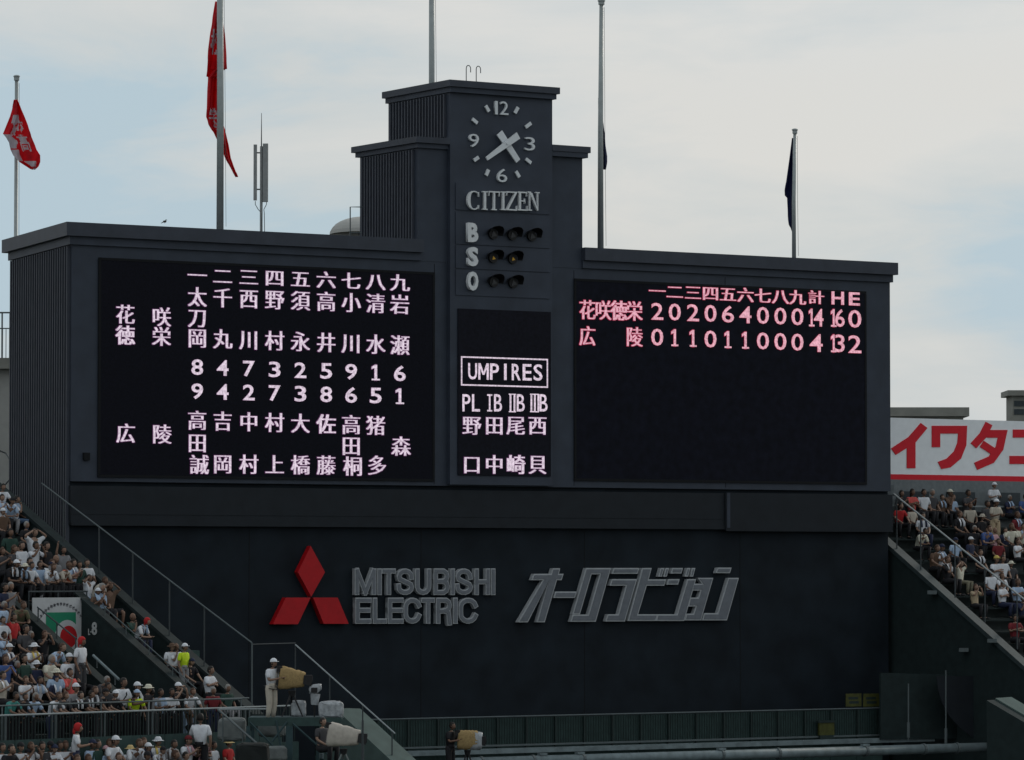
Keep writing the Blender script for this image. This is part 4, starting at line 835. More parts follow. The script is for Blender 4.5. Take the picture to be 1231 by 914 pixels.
class Pose:
    def __init__(s, name, sit, arms, lean=0, legs=0, turn=0, wide=1.0):
        s.name, s.sit = name, sit; s.hm = {}
        if sit:
            pz = .53; T = lambda y, z: (0, -lean * (z - pz) / .6 + y, z - abs(lean) * .18 * (z - pz) / .6)
            J = {'pelvis': (0, 0, pz), 'waist': T(.01, .72), 'chest': T(.0, .93), 'neckb': T(-.01, 1.055), 'neck': T(-.03, 1.12)}
            hc = T(-.045, 1.24); zo = 0; shz = 1.02
            for sd_, sg in (('l', 1), ('r', -1)):
                J['hip' + sd_] = (.10 * sg, -.03, .50); J['knee' + sd_] = ((.15 + legs * .05) * sg, -.44, .52); J['ank' + sd_] = (.13 * sg, -.40 - legs * .08 * sg, .09); J['toe' + sd_] = (.15 * sg, -.56 - legs * .08 * sg, .04)
        else:
            T = lambda y, z: (0, -lean * (z - .95) / .6 + y, z)
            J = {'pelvis': (0, 0, .96), 'waist': T(.01, 1.12), 'chest': T(.0, 1.32), 'neckb': T(-.01, 1.445), 'neck': T(-.03, 1.51)}
            hc = T(-.045, 1.63); zo = .39; shz = 1.41
            for sd_, sg in (('l', 1), ('r', -1)):
                st = legs * .16 * sg
                J['hip' + sd_] = (.10 * sg, 0, .91); J['knee' + sd_] = (.115 * sg, -.03 - st, .50); J['ank' + sd_] = (.12 * sg, .02 - st * 1.3, .09); J['toe' + sd_] = (.145 * sg, -.15 - st * 1.3, .035)
        sh = T(0.0, shz)
        for sd_, sg in (('l', 1), ('r', -1)):
            e, wr, hd = arms[sd_] if isinstance(arms, dict) else arms
            dy = -lean * .8
            J['sh' + sd_] = (.185 * sg, sh[1], sh[2]); J['elb' + sd_] = (e[0] * sg, e[1] + dy, e[2] + zo); J['wri' + sd_] = (wr[0] * sg, wr[1] + dy, wr[2] + zo); J['palm' + sd_] = (hd[0] * sg, hd[1] + dy, hd[2] + zo)
        s.J = J; s.hc = hc
        rad = {'pelvis': (.13, .10), 'waist': (.115, .085), 'chest': (.13, .090), 'neckb': .060, 'neck': .052}
        for q in 'lr': rad.update({'hip' + q: .085, 'knee' + q: .060, 'ank' + q: .032, 'toe' + q: .020, 'sh' + q: .052, 'elb' + q: .043, 'wri' + q: .028, 'palm' + q: (.036, .022)})
        ed = [('pelvis', 'waist'), ('waist', 'chest'), ('chest', 'neckb'), ('neckb', 'neck')]
        for q in 'lr': ed += [('pelvis', 'hip' + q), ('hip' + q, 'knee' + q), ('knee' + q, 'ank' + q), ('ank' + q, 'toe' + q), ('chest', 'sh' + q), ('sh' + q, 'elb' + q), ('elb' + q, 'wri' + q), ('wri' + q, 'palm' + q)]
        bodyme = skin('body', {k: (*J[k], rad[k]) for k in J}, ed)
        mb = MB().add_mesh(bodyme)
        # head with face
        def face(d, q):
            x, y, z = q; f_ = max(0, -d.y)
            if d.z < 0: x *= 1 - .28 * (-d.z) ** 1.5; y = y * (1 - .10 * -d.z) - .012 * f_
            y -= .022 * math.exp(-((d.x / .16) ** 2 + ((d.z + .12) / .22) ** 2)) * (d.y < 0)          # nose
            y += .010 * (math.exp(-(((abs(d.x) - .38) / .16) ** 2 + ((d.z - .10) / .13) ** 2))) * (d.y < 0)   # eye sockets
            y -= .006 * math.exp(-((d.x / .30) ** 2 + ((d.z + .55) / .12) ** 2)) * (d.y < 0)          # lips
            return Vector((x, y, z))
        hv = Vector(hc); mb.ball(hc, (.076, .096, .118), 20, 14, 0, face)
        for sg in (1, -1):
            mb.ball(hv + Vector((.076 * sg, .005, -.005)), (.014, .024, .034), 6, 5); mb.ball(hv + Vector((.030 * sg, -.082, .013)), (.012, .008, .007), 6, 4, 1)
        mb.ball(hv + Vector((0, -.0965, -.062)), (.022, .006, .006), 6, 4, 1)
        for q, sg in (('l', 1), ('r', -1)):      # five bent fingers on each palm
            pm = Vector(J['palm' + q]); ax = (pm - Vector(J['wri' + q])).normalized(); sd3 = ax.cross(Vector((0, 0, 1))); sd3 = sd3.normalized() if sd3.length > .1 else Vector((1, 0, 0)); cu = ax.cross(sd3)
            cu = cu if cu.z < 0 else -cu
            for k, L in enumerate((.062, .072, .068, .052)):
                b0 = pm + ax * .022 + sd3 * (.024 - .016 * k); mb.tube([b0, b0 + ax * L * .5 + cu * .004, b0 + ax * L * .85 + cu * .022], [.009, .008, .006], 5)
            b0 = pm - ax * .03 + sd3 * .03 * sg; mb.tube([b0, b0 + ax * .03 + sd3 * .022 * sg, b0 + ax * .055 + sd3 * .026 * sg], [.011, .009, .007], 5)
        s.body = mb.mesh('body', [SKIN[0], M['eye']], False); s.body.polygons.foreach_set('use_smooth', [True] * len(s.body.polygons))
        # clothes: shells a little larger than the body
        g = .016
        def r_(k, a): r = rad[k]; return tuple(x + a for x in r) if hasattr(r, '__len__') else (r + a, r + a)
        sl = {k: Vector(J['sh' + k]).lerp(Vector(J['elb' + k]), .82) for k in 'lr'}
        nd = {'waist': (*J['waist'], (.155, .115)), 'pelvis': (*(Vector(J['pelvis']) + Vector((0, 0, .03))), (.165, .13)), 'chest': (*J['chest'], (.178, .130)), 'neckb': (*(Vector(J['neckb']) + Vector((0, 0, .0))), .088)}
        for q in 'lr': nd['sh' + q] = (*J['sh' + q], .078); nd['sl' + q] = (*sl[q], .068)
        s.shirt = skin('shirt', nd, [('waist', 'pelvis'), ('waist', 'chest'), ('chest', 'neckb'), ('chest', 'shl'), ('chest', 'shr'), ('shl', 'sll'), ('shr', 'slr')])
        s.shirt.materials.append(cloth('white'))
        def legs_(short):
            m_ = MB(); pv = Vector(J['pelvis'])
            for q, sg in (('l', 1), ('r', -1)):
                h_, k_, a_ = (Vector(J[n_ + q]) for n_ in ('hip', 'knee', 'ank')); h0 = pv.lerp(h_, .8) + (Vector((0, .0, .07)) if not s.sit else Vector((0, .07, .03)))
                if short: m_.tube([h0, h_, h_.lerp(k_, .5), h_.lerp(k_, .86)], [.100, .105, .098, .092], 12)
                else: m_.tube([h0, h_, h_.lerp(k_, .5), k_, k_.lerp(a_, .5), a_ + Vector((0, 0, .02))], [.100, .104, .094, .080, .068, .058], 12)
            m_.tube([pv + Vector((0, 0, .10)), pv + Vector((0, 0, .04)), pv - Vector((0, 0, .03)), pv - Vector((0, 0, .07))], [(.158, .112)] * 3 + [(.12, .09)], 14); m_.v = m_.v
            return m_
        for nm_, sh_ in (('trousers', False), ('shorts', True)):
            me = legs_(sh_).mesh(nm_, cloth('black'), False); me.polygons.foreach_set('use_smooth', [True] * len(me.polygons)); setattr(s, nm_, me)
        sm = MB()
        for q in 'lr':
            a = Vector(J['ank' + q]); t = Vector(J['toe' + q]); dd = (t - a); dd.z = 0; dd.normalize(); p0 = Vector((a.x, a.y, .045)) - dd * .06
            sm.tube([p0, p0 + dd * .10, p0 + dd * .22, p0 + dd * .29], [(.045, .040), (.05, .045), (.045, .035), (.02, .018)], 8)
        s.shoes = sm.mesh('shoes', M['black'], True)
        ext = lambda fn: fn(hv)
        def hair(h):
            m_ = MB(); m_.ball(h + Vector((0, .012, .012)), (.088, .104, .122), 18, 12, 0, lambda d, q: Vector((q.x, q.y, q.z)) if (d.y > -.35 or d.z > .42) and d.z > -.55 else Vector((q.x * .80, q.y * .80, q.z * .80))); return m_
        def longhair(h): m_ = hair(h); m_.tube([h + Vector((0, .05, .02)), h + Vector((0, .085, -.10)), h + Vector((0, .08, -.23))], [(.085, .05), (.085, .045), (.06, .03)], 10); return m_
        def cap(h):
            m_ = MB(); m_.ball(h + Vector((0, .005, .03)), (.095, .110, .108), 16, 6, 0, None, 0, .5)
            a = [(.085 * math.cos(t), -.09 - .085 * math.sin(t) * 1.0) for t in [math.pi * i / 8 for i in range(9)]]
            m_.hexa([(h.x + x, h.y + y + .01, h.z + .034) for x, y in a], [(h.x + x, h.y + y + .01, h.z + .046) for x, y in a]); return m_
        def hat(h):
            m_ = MB(); m_.ball(h + Vector((0, .005, .03)), (.097, .112, .12), 16, 6, 0, lambda d, q: Vector((q.x, q.y, min(q.z, .10))), 0, .5)
            A = [2 * math.pi * i / 16 for i in range(16)]; i_ = [h + Vector((.09 * math.cos(t), .005 + .105 * math.sin(t), .04)) for t in A]; o_ = [h + Vector((.165 * math.cos(t), .005 + .18 * math.sin(t), .015 + .008 * math.sin(3 * t))) for t in A]
            for i in range(16): j = (i + 1) % 16; m_.hexa([i_[i], i_[j], o_[j], o_[i]], [p + Vector((0, 0, .01)) for p in (i_[i], i_[j], o_[j], o_[i])])
            return m_
        def sunhat(h):
            m_ = hat(h)
            return m_
        def beanie(h): m_ = MB(); m_.ball(h + Vector((0, .012, .015)), (.098, .118, .128), 16, 10, 0, lambda d, q: q if (d.y > -.5 or d.z > .25) else q * .8, 0, .75); m_.tube([h + Vector((0, .10, -.02)), h + Vector((.01, .12, -.12)), h + Vector((.02, .11, -.2))], [(.06, .02), (.05, .015), (.03, .01)], 8); return m_
        def towel(h):
            n_ = Vector(J['neckb']); c_ = Vector(J['chest']); m_ = MB()
            m_.tube([c_ + Vector((.085, -.155, -.10)), c_ + Vector((.09, -.15, .03)), n_ + Vector((.075, -.07, .02)), n_ + Vector((0, .07, .035)), n_ + Vector((-.075, -.07, .02)), c_ + Vector((-.09, -.15, .03)), c_ + Vector((-.085, -.155, -.10))], [(.012, .04)] * 7, 8); return m_
        def strap(h): n_ = Vector(J['neckb']); c_ = Vector(J['waist']); m_ = MB(); m_.tube([n_ + Vector((.10, .0, .01)), Vector(J['chest']) + Vector((.02, -.155, 0)), c_ + Vector((-.14, -.11, -.05))], [(.02, .008)] * 3, 6); return m_
        s.extra = {}
        for nm, fn_ in (('hair', hair), ('long_hair', longhair), ('cap', cap), ('hat', hat), ('headscarf', beanie), ('towel', towel), ('shoulder_strap', strap)):
            me = fn_(hv).mesh(nm, cloth('black'), False); me.polygons.foreach_set('use_smooth', [True] * len(me.polygons)); s.extra[nm] = me
PO = dict(
 lap=Pose('lap', True, ((.25, -.04, .76), (.15, -.27, .63), (.10, -.34, .62))),
 kneehands=Pose('kneehands', True, ((.27, -.10, .78), (.19, -.36, .64), (.18, -.44, .61)), .12, 1),
 clap=Pose('clap', True, ((.26, -.12, .79), (.07, -.32, .95), (.015, -.36, 1.02))),
 photo=Pose('photo', True, ((.24, -.20, .92), (.10, -.26, 1.14), (.06, -.25, 1.22))),
 cross=Pose('cross', True, {'l': ((.25, -.10, .80), (-.02, -.21, .84), (-.10, -.20, .85)), 'r': ((.25, -.10, .80), (-.04, -.19, .89), (-.13, -.17, .90))}),
 headhands=Pose('headhands', True, ((.37, -.08, 1.14), (.16, -.10, 1.26), (.10, -.10, 1.30))),
 lean=Pose('lean', True, ((.22, -.10, .68), (.08, -.30, .66), (.03, -.36, .68)), .34, 1),
 raised=Pose('raised', True, {'l': ((.25, -.04, .76), (.15, -.27, .63), (.10, -.34, .62)), 'r': ((.27, -.08, 1.14), (.24, -.12, 1.38), (.23, -.12, 1.46))}),
 chin=Pose('chin', True, {'l': ((.25, -.04, .76), (.12, -.25, .65), (.05, -.30, .65)), 'r': ((.20, -.24, .78), (.08, -.22, 1.02), (.05, -.19, 1.09))}),
 stand=Pose('stand', False, ((.26, .02, .74), (.25, -.08, .50), (.245, -.11, .43))),
 standhold=Pose('standhold', False, ((.25, -.08, .76), (.14, -.30, .80), (.09, -.36, .83)), .04),
 standrail=Pose('standrail', False, ((.26, -.16, .78), (.20, -.38, .72), (.18, -.45, .72)), .22),
 standphoto=Pose('standphoto', False, ((.24, -.20, .92), (.10, -.27, 1.14), (.06, -.26, 1.22))),
 walk=Pose('walk', False, {'l': ((.25, -.10, .76), (.22, -.28, .60), (.21, -.34, .55)), 'r': ((.25, .10, .74), (.24, .08, .50), (.24, .06, .43))}, .06, 1))
DESC = dict(lap='sitting with hands in lap', kneehands='sitting with hands on knees', clap='sitting with hands joined', photo='sitting with hands at face', cross='sitting with arms crossed', headhands='sitting with hands on head', lean='leaning forward', raised='sitting with one arm raised', chin='sitting with hand at chin',
 stand='standing', standhold='standing with both hands in front', standrail='leaning on rail', standphoto='standing and raising a camera to the face', walk='walking')
def setmat(o, m, i=0): o.material_slots[i].link = 'OBJECT'; o.material_slots[i].material = m
PEOPLE = []; BIG = 1.14
def person(root_loc, yaw, pose, shirt, trousers, head, area, scale=1.0, extra=(), tilt=0, shorts=False, lab=None, cat_group='spectators in the left stand'):
    """head: (kind, colour)"""
    P = PO[pose]; r = bpy.data.objects.new('person', None); C.objects.link(r); r.location = root_loc; r.rotation_euler = (0, 0, yaw); r.scale = (scale * BIG,) * 3; r.empty_display_size = .3
    b = put('body', P.body, r); setmat(b, random.choice(SKIN))
    o = put('shirt', P.shirt, r); setmat(o, cloth(shirt))
    if shorts: o = put('shorts', P.shorts, r)
    else: o = put('trousers', P.trousers, r)
    setmat(o, cloth(trousers)); put('shoes', P.shoes, r)
    kind, col = head; hairc = 'black'
    if kind == 'hair': o = put('hair', P.extra['hair'], r); setmat(o, HAIR[col])
    elif kind == 'long_hair': o = put('hair', P.extra['long_hair'], r); setmat(o, HAIR[col])
    elif kind == 'bald': pass
    else:
        o = put('hair', P.extra['hair'], r); o.scale = (.985, .985, .985); o.location = (0, P.hc[1] * .015, P.hc[2] * .015 - .004); setmat(o, HAIR['black'])
        o = put(kind, P.extra[kind], r); setmat(o, cloth(col))
    for nm, c_ in extra: o = put(nm, P.extra[nm], r); setmat(o, cloth(c_))
    hd = {'hair': f'{col} hair', 'long_hair': f'long {col} hair', 'bald': 'bald head'}.get(kind, f'{col} {kind}')
    ex = ''.join(f' and {c_} {nm.replace("_", " ")}' for nm, c_ in extra)
    r['category'] = 'person'; r['group'] = cat_group
    PEOPLE.append([r, lab, f'{shirt}-shirted spectator, {hd}{ex}', DESC[pose], area, proj(r.location + Vector((0, 0, 1.2)))]); return r
def in_exit(r, t): return PW0 - .35 < r < PW1 + .3 and t > PT - .6
def seat(S, u, v, pose, k0, k1, snap=True, pit=False):
    """the row and place on the steps where a figure of this pose shows its head at the measured point"""
    P = PO[pose]; best = None
    for k in range(k0, k1 + 1):
        t = .8 * k + (.27 if P.sit else .42); zf = S.zrow(k) if k < 99 else 0
        if S is LS and k > 12: t = 11.05; zf = ZW
        zf -= .06 if P.sit else 0
        # solve r for this row so that the column matches
        hz = zf + P.hc[2] * BIG; d = ray(u, v); rr = 0
        for _ in range(6):
            q = S.P(rr, t, hz); pu, pv = proj(q); rr += (u - pu) / (S.r.x * 34)
        pu, pv = proj(S.P(rr, t, hz))
        if S is LS and not pit and k <= 12 and in_exit(rr, t): continue
        if S is LS: rr = min(rr, -.45)
        if best is None or abs(pv - v) < best[0]: best = (abs(pv - v), rr, t, zf, pv - v)
    if best is None: return seat(S, u - 8, v, pose, k0, 13)
    e = best[4] / 36; sc_ = max(.93, min(1.07, 1 + e / 1.6))
    return S.P(best[1], best[2], best[3]), sc_, best
def area_of(S, u, v):
    if S is RS: return 'in the right stand'
    if S is FS: return 'in the bottom front block'
    if v < 716 and u < 112: return 'above the exit banner'
    if u > 112 and v < 800 and u > 140: return 'on the parapet steps'
    if v > 826: return 'behind the front rail'
    if u < 120: return 'left of marking L-8'
    return 'near the parapet'
YL = math.atan2(dh.y, dh.x) + math.pi / 2; YR = math.atan2(d2.y, d2.x) + math.pi / 2
def crowd(S, rows, k0, k1, yaw, group):
    for e in rows:
        u, v, pose, shirt, tr, head = e[:6]; op = e[6] if len(e) > 6 else {}
        if head == 'hair:black' and shirt == B and tr == B and pose in ('lap', 'lean') and random.random() < .6:
            shirt = random.choice([W, W, 'light blue', G, 'cream', 'navy']); head = random.choice(['hair:black', 'hair:black', 'cap:white', 'hair:brown', 'hair:grey', 'cap:navy'])
            if pose == 'lap': pose = random.choice(['lap', 'chin', 'clap', 'cross', 'kneehands'])
        elif pose == 'lap' and random.random() < .45: pose = random.choice(['chin', 'clap', 'cross', 'kneehands', 'lean'])
        if head == 'hair:black' and random.random() < .22: head = random.choice(['cap:white', 'cap:black', 'hat:cream', 'cap:navy', 'hair:brown', 'hair:grey', 'long_hair:black', 'long_hair:brown'])
        if random.random() < .16 and not op.get('x'): op = dict(op); op['x'] = (('towel', random.choice([W, W, 'light blue'])),)
        h = tuple(head.split(':')); h = h if len(h) == 2 else (h[0], 'black')
        p, s_, b = seat(S, u, v, pose, op.get('k0', k0), op.get('k1', k1))
        person(p, yaw + op.get('yaw', random.uniform(-.35, .35)), pose, shirt, tr, h, area_of(S, u, v), s_ * op.get('s', 1), op.get('x', ()), shorts=op.get('sh', False), lab=op.get('lab'), cat_group=group)
W, B, G = 'white', 'black', 'grey'
LEFT = [
 (2, 599, 'lap', W, B, 'hair:black'), (9, 604, 'lap', 'light blue', G, 'hair:black'), (20, 603, 'chin', W, 'denim', 'hair:black', dict(yaw=.6)), (3, 616, 'lap', 'brown', B, 'cap:white'), (1, 590, 'lap', B, B, 'hair:black'),
 (31, 634, 'lap', B, B, 'hair:grey'), (41, 638, 'headhands', W, B, 'hair:black'), (25, 652, 'lap', W, B, 'hair:black'), (42, 652, 'photo', W, B, 'hair:black'), (2, 664, 'lap', 'dark grey', B, 'hair:brown'), (8, 678, 'lean', B, B, 'cap:white'),
 (12, 640, 'lap', 'dark green', B, 'hair:black'), (16, 660, 'lap', 'dark grey', B, 'hair:black'), (55, 656, 'lap', B, B, 'hair:black'),
 (76, 662, 'raised', G, B, 'hair:black'), (66, 671, 'lap', G, B, 'bald'), (62, 677, 'chin', W, B, 'hair:brown'), (35, 675, 'lap', 'light blue', B, 'hair:black'), (34, 690, 'lap', W, G, 'hair:black'), (61, 688, 'lap', 'cream', B, 'hair:black'), (56, 700, 'lean', W, B, 'hair:black'),
 (70, 703, 'lean', 'beige', B, 'cap:brown'), (47, 686, 'lap', 'light blue', B, 'hair:black'), (22, 703, 'lean', 'dark grey', B, 'hair:black'), (20, 728, 'lean', 'olive', B, 'hair:brown'), (12, 696, 'lap', B, B, 'hair:black'), (5, 706, 'lap', 'navy', B, 'hair:black'),
 (87, 677, 'clap', 'light blue', B, 'long_hair:black', dict(x=(('towel', W),))), (104, 677, 'lap', W, B, 'hair:black'), (106, 699, 'headhands', W, 'light blue', 'hair:black'), (82, 700, 'lap', 'orange', B, 'hair:brown'), (95, 703, 'lap', 'dark green', B, 'hair:black'),
 (117, 717, 'clap', 'brown', B, 'cap:white'), (131, 701, 'headhands', 'brown', B, 'long_hair:brown', dict(sh=True)), (112, 736, 'lean', 'beige', B, 'hair:brown'), (122, 706, 'lap', B, B, 'hair:black'),
 (158, 742, 'lap', 'dark green', B, 'bald'), (163, 752, 'lean', W, 'navy', 'headscarf:red'),
 (211, 779, 'lap', W, B, 'bald'), (206, 791, 'lap', W, B, 'hat:brown'), (221, 792, 'stand', 'neon yellow', G, 'cap:white', dict(yaw=.2)),
 (15, 742, 'raised', 'red', B, 'hair:black'), (3, 746, 'lap', W, B, 'hair:black'), (4, 728, 'lap', 'light blue', B, 'hair:grey'), (36, 765, 'lap', 'dark grey', B, 'hair:black'), (53, 763, 'photo', B, B, 'long_hair:brown'), (40, 778, 'clap', W, 'khaki', 'hat:white', dict(x=(('towel', 'yellow'),))),
 (10, 779, 'clap', 'navy', B, 'hair:black', dict(x=(('towel', W),))), (4, 768, 'lap', 'light blue', B, 'hair:black'), (20, 804, 'lap', B, B, 'hair:grey'), (43, 803, 'lap', 'navy', B, 'hat:white'), (67, 807, 'lap', 'light blue', B, 'hair:black'), (28, 790, 'lap', 'dark green', B, 'hair:black'), (30, 752, 'lap', 'dark grey', B, 'hair:black'),
 (83, 804, 'lap', 'coral', 'khaki', 'hair:black'), (97, 802, 'photo', W, B, 'hair:black', dict(x=(('shoulder_strap', 'navy'),))), (115, 818, 'lean', 'dark grey', B, 'hair:grey'), (44, 823, 'lap', 'white patterned', B, 'hair:black'), (66, 820, 'lap', 'navy', B, 'headscarf:navy', dict(x=(('towel', W),))),
 (2, 812, 'lap', 'beige', B, 'hair:black'), (6, 792, 'lap', 'blue', B, 'hair:black'), (56, 790, 'lap', B, B, 'hair:black'), (82, 788, 'lap', B, B, 'hair:black'), (30, 820, 'lap', B, B, 'hair:black'), (60, 778, 'lean', B, B, 'hair:black'), (72, 778, 'lap', 'dark green', B, 'hair:black'),
 (129, 812, 'lap', 'dark grey', B, 'hair:black'), (90, 822, 'lap', B, B, 'hair:black'),
 (252, 815, 'cross', W, B, 'hair:black', dict(s=1.12)), (273, 828, 'lap', 'dark green', G, 'hair:grey'), (236, 831, 'chin', 'brown', B, 'hair:brown', dict(k0=12)), (226, 812, 'lap', B, B, 'hair:black')]
WALK = [
 (36, 839, 'standrail', 'light blue', B, 'hair:grey'), (62, 840, 'standrail', W, 'navy', 'hair:brown'), (10, 836, 'standrail', 'teal', B, 'hair:black'), (71, 843, 'standrail', 'dark grey', B, 'hair:brown'), (100, 834, 'standrail', B, B, 'hair:black'), (108, 830, 'standrail', 'dark grey', B, 'hair:black'), (117, 832, 'standrail', B, 'dark grey', 'cap:black'),
 (133, 835, 'standrail', B, B, 'cap:white'), (146, 817, 'standhold', W, B, 'hair:black', dict(x=(('shoulder_strap', B),), s=1.05)), (162, 826, 'standhold', B, B, 'cap:white'), (160, 838, 'standrail', 'neon yellow', B, 'cap:light blue'), (177, 828, 'stand', B, B, 'hat:cream'),
 (183, 835, 'stand', G, 'dark grey', 'hair:black', dict(yaw=2.6, x=(('shoulder_strap', B),))), (191, 832, 'standhold', 'light blue', B, 'hair:black'), (213, 826, 'standphoto', B, B, 'cap:white', dict(yaw=.1)), (227, 838, 'standrail', W, 'light blue', 'hair:brown'), (256, 834, 'stand', 'dark red', 'navy', 'hair:grey', dict(yaw=-.4)), (205, 838, 'standhold', W, B, 'hair:black'), (24, 843, 'standrail', B, B, 'hair:black'), (88, 840, 'standrail', B, B, 'hair:black')]
FRONT = [
 (90, 874, 'standhold', W, 'navy', 'headscarf:red', dict(yaw=.8)), (24, 882, 'clap', W, B, 'cap:black'), (36, 879, 'photo', 'white patterned', B, 'hair:brown'), (2, 880, 'lap', W, B, 'hair:black'), (71, 896, 'lap', W, B, 'hair:black'), (86, 904, 'lap', 'navy', B, 'cap:white'), (92, 910, 'lap', 'light blue', B, 'hair:brown'), (105, 908, 'lap', 'beige', B, 'hair:brown'),
 (132, 877, 'kneehands', W, B, 'cap:white', dict(s=1.08)), (131, 892, 'lap', B, B, 'hair:brown'), (126, 903, 'lap', 'light blue', B, 'cap:pink'), (157, 880, 'lean', W, B, 'hair:black', dict(s=1.05)), (151, 901, 'lap', W, B, 'hat:straw'), (189, 877, 'lap', 'white', 'yellow', 'hat:white', dict(x=(('towel', 'yellow'),))), (186, 903, 'lap', W, B, 'cap:black'), (162, 898, 'lap', G, B, 'cap:white'),
 (225, 889, 'clap', W, B, 'cap:dark red', dict(x=(('towel', 'pink'),))), (242, 888, 'lap', 'pink', B, 'hair:black'), (246, 901, 'lap', 'navy', B, 'hair:black'), (256, 898, 'lap', W, B, 'hair:black'), (274, 894, 'lap', 'red', B, 'hat:straw'), (241, 861, 'walk', W, B, 'hair:black', dict(yaw=2.4, s=1.08)), (48, 905, 'lap', 'dark red', B, 'hair:black'), (14, 903, 'lap', 'navy', B, 'hair:black'), (62, 900, 'lap', B, B, 'hair:black'), (210, 905, 'lap', B, B, 'hair:black'),
 (8, 893, 'lap', B, B, 'hair:black'), (50, 888, 'lap', 'dark grey', B, 'hair:black'), (60, 884, 'lap', W, B, 'cap:black'), (110, 893, 'lap', B, B, 'hair:black'), (116, 884, 'lap', 'dark green', B, 'hair:black'), (142, 908, 'lap', B, B, 'hair:black'), (172, 889, 'lap', 'navy', B, 'hair:brown'), (176, 908, 'lap', B, B, 'hair:black'), (199, 893, 'lap', G, B, 'hair:black'), (32, 908, 'lap', 'light blue', B, 'cap:black'), (78, 887, 'lap', B, B, 'hair:black'), (222, 909, 'lap', 'brown', B, 'hair:black')]
RIGHT = [
 (1096, 587, 'lap', 'coral', B, 'hair:black'), (1110, 588, 'lap', W, B, 'hair:black'), (1083, 593, 'lap', B, B, 'hair:black'), (1141, 586, 'chin', 'brown', B, 'cap:cream'), (1145, 599, 'lap', 'light blue', 'dark grey', 'hair:brown', dict(sh=True)), (1132, 601, 'lap', 'brown', B, 'hair:black'), (1109, 620, 'lap', W, 'navy', 'hair:black', dict(x=(('towel', 'navy'),))),
 (1080, 609, 'lap', 'red', B, 'hair:black'), (1096, 612, 'lap', 'beige', B, 'hair:brown'), (1122, 658, 'kneehands', 'brown', B, 'hair:brown'), (1131, 657, 'lap', W, B, 'cap:navy'), (1148, 651, 'lap', 'light blue', B, 'cap:navy'), (1103, 640, 'lean', B, B, 'hair:black'),
 (1194, 584, 'standhold', W, B, 'cap:white'), (1196, 604, 'standhold', 'beige', 'tan', 'hair:black'), (1166, 608, 'lap', 'beige', B, 'hair:black'), (1180, 622, 'lap', B, B, 'hat:beige'), (1171, 636, 'lap', B, B, 'hair:grey'), (1181, 641, 'lean', 'blue', B, 'hair:brown', dict(s=1.1)), (1195, 641, 'lap', 'pink', B, 'bald'), (1229, 598, 'lap', 'blue', B, 'hair:black'),
 (1222, 616, 'lap', 'dark red', B, 'hair:brown'), (1230, 632, 'lap', 'cream', B, 'hair:black'), (1200, 655, 'lap', 'dark red', B, 'hair:black'), (1223, 653, 'lap', W, B, 'hair:brown'), (1154, 680, 'headhands', 'cream', 'khaki', 'hair:brown'), (1172, 707, 'photo', 'tan', B, 'hair:brown'), (1178, 667, 'lap', B, B, 'hair:brown'), (1197, 671, 'lap', W, B, 'cap:yellow'), (1205, 674, 'lap', W, B, 'hair:black', dict(s=1.06)),
 (1191, 688, 'lap', W, 'navy', 'cap:black'), (1204, 694, 'chin', 'white', B, 'hair:brown'), (1205, 708, 'cross', W, 'navy', 'hair:brown', dict(s=1.08)), (1223, 699, 'lap', 'light blue', B, 'hair:brown'), (1229, 724, 'lap', 'navy', B, 'hair:black'), (1220, 742, 'lap', 'dark red', B, 'hair:black'), (1163, 590, 'lap', 'dark grey', B, 'hair:black'), (1213, 632, 'lap', B, B, 'hair:black'), (1215, 680, 'lap', 'dark grey', B, 'hair:black'), (1153, 617, 'lap', B, B, 'hair:brown'),
 (1166, 650, 'lap', B, B, 'hair:black'), (1213, 600, 'lap', B, B, 'hair:black'), (1138, 672, 'lap', B, B, 'hair:black'), (1186, 604, 'lap', 'dark grey', B, 'hair:black'), (1208, 640, 'lap', 'navy', B, 'hair:black'), (1120, 590, 'lap', 'dark grey', B, 'hair:black')]
crowd(LS, LEFT, -8, 12, YL, 'spectators in the left stand')
crowd(LS, WALK, 13, 13, YL, 'spectators in the left stand')
crowd(FS, FRONT, 0, 8, YL, 'spectators in the front block')
crowd(RS, RIGHT, -4, 14, YR, 'spectators in the right stand')
# one boy with a red head cloth stands at the foot of the exit parapet
p, s_, b_ = seat(LS, 97, 772, 'stand', 5, 12)
person(p, YL + .3, 'stand', W, 'dark grey', ('headscarf', 'red'), 'x', s_, (), lab='person in white shirt and red headscarf standing below the banner beside the exit parapet')
# labels that single each person out
def order(n, i):
    w_ = ['first', 'second', 'third', 'fourth', 'fifth', 'sixth', 'seventh', 'eighth', 'ninth', 'tenth']
    return 'leftmost' if i == 0 else 'rightmost' if i == n - 1 else f'{w_[i]} from left'
def group_by(fn):
    g = {}
    for q in PEOPLE:
        if not q[1]: g.setdefault(fn(q), []).append(q)
    return g
for k, g in group_by(lambda q: (q[2], q[4])).items():
    if len(g) == 1: g[0][1] = f'{k[0]}, {k[1]}'
for k, g in group_by(lambda q: (q[2], q[3], q[4])).items():
    g.sort(key=lambda q: q[5][0])
    sh_ = k[1].replace('sitting with ', 'with ').replace('sitting and ', '')
    for i, q in enumerate(g):
        q[1] = f'{k[0]}, {sh_}, {k[2]}' if len(g) == 1 else f'{k[0]}, {sh_}, {k[2]}, {order(len(g), i)}'
        if len(q[1].split()) > 16: q[1] = q[1].replace('-shirted spectator', ' shirt').replace(' hair and', ' hair,').replace('in the bottom', 'bottom').replace('with both hands ', 'hands ').replace('with one hand at the chin', 'hand at chin').replace('holding both hands up to the face', 'hands at face').replace('with hands joined before the chest', 'hands joined').replace('leaning forward on the elbows', 'leaning forward').replace('standing and leaning on the rail', 'leaning on rail')
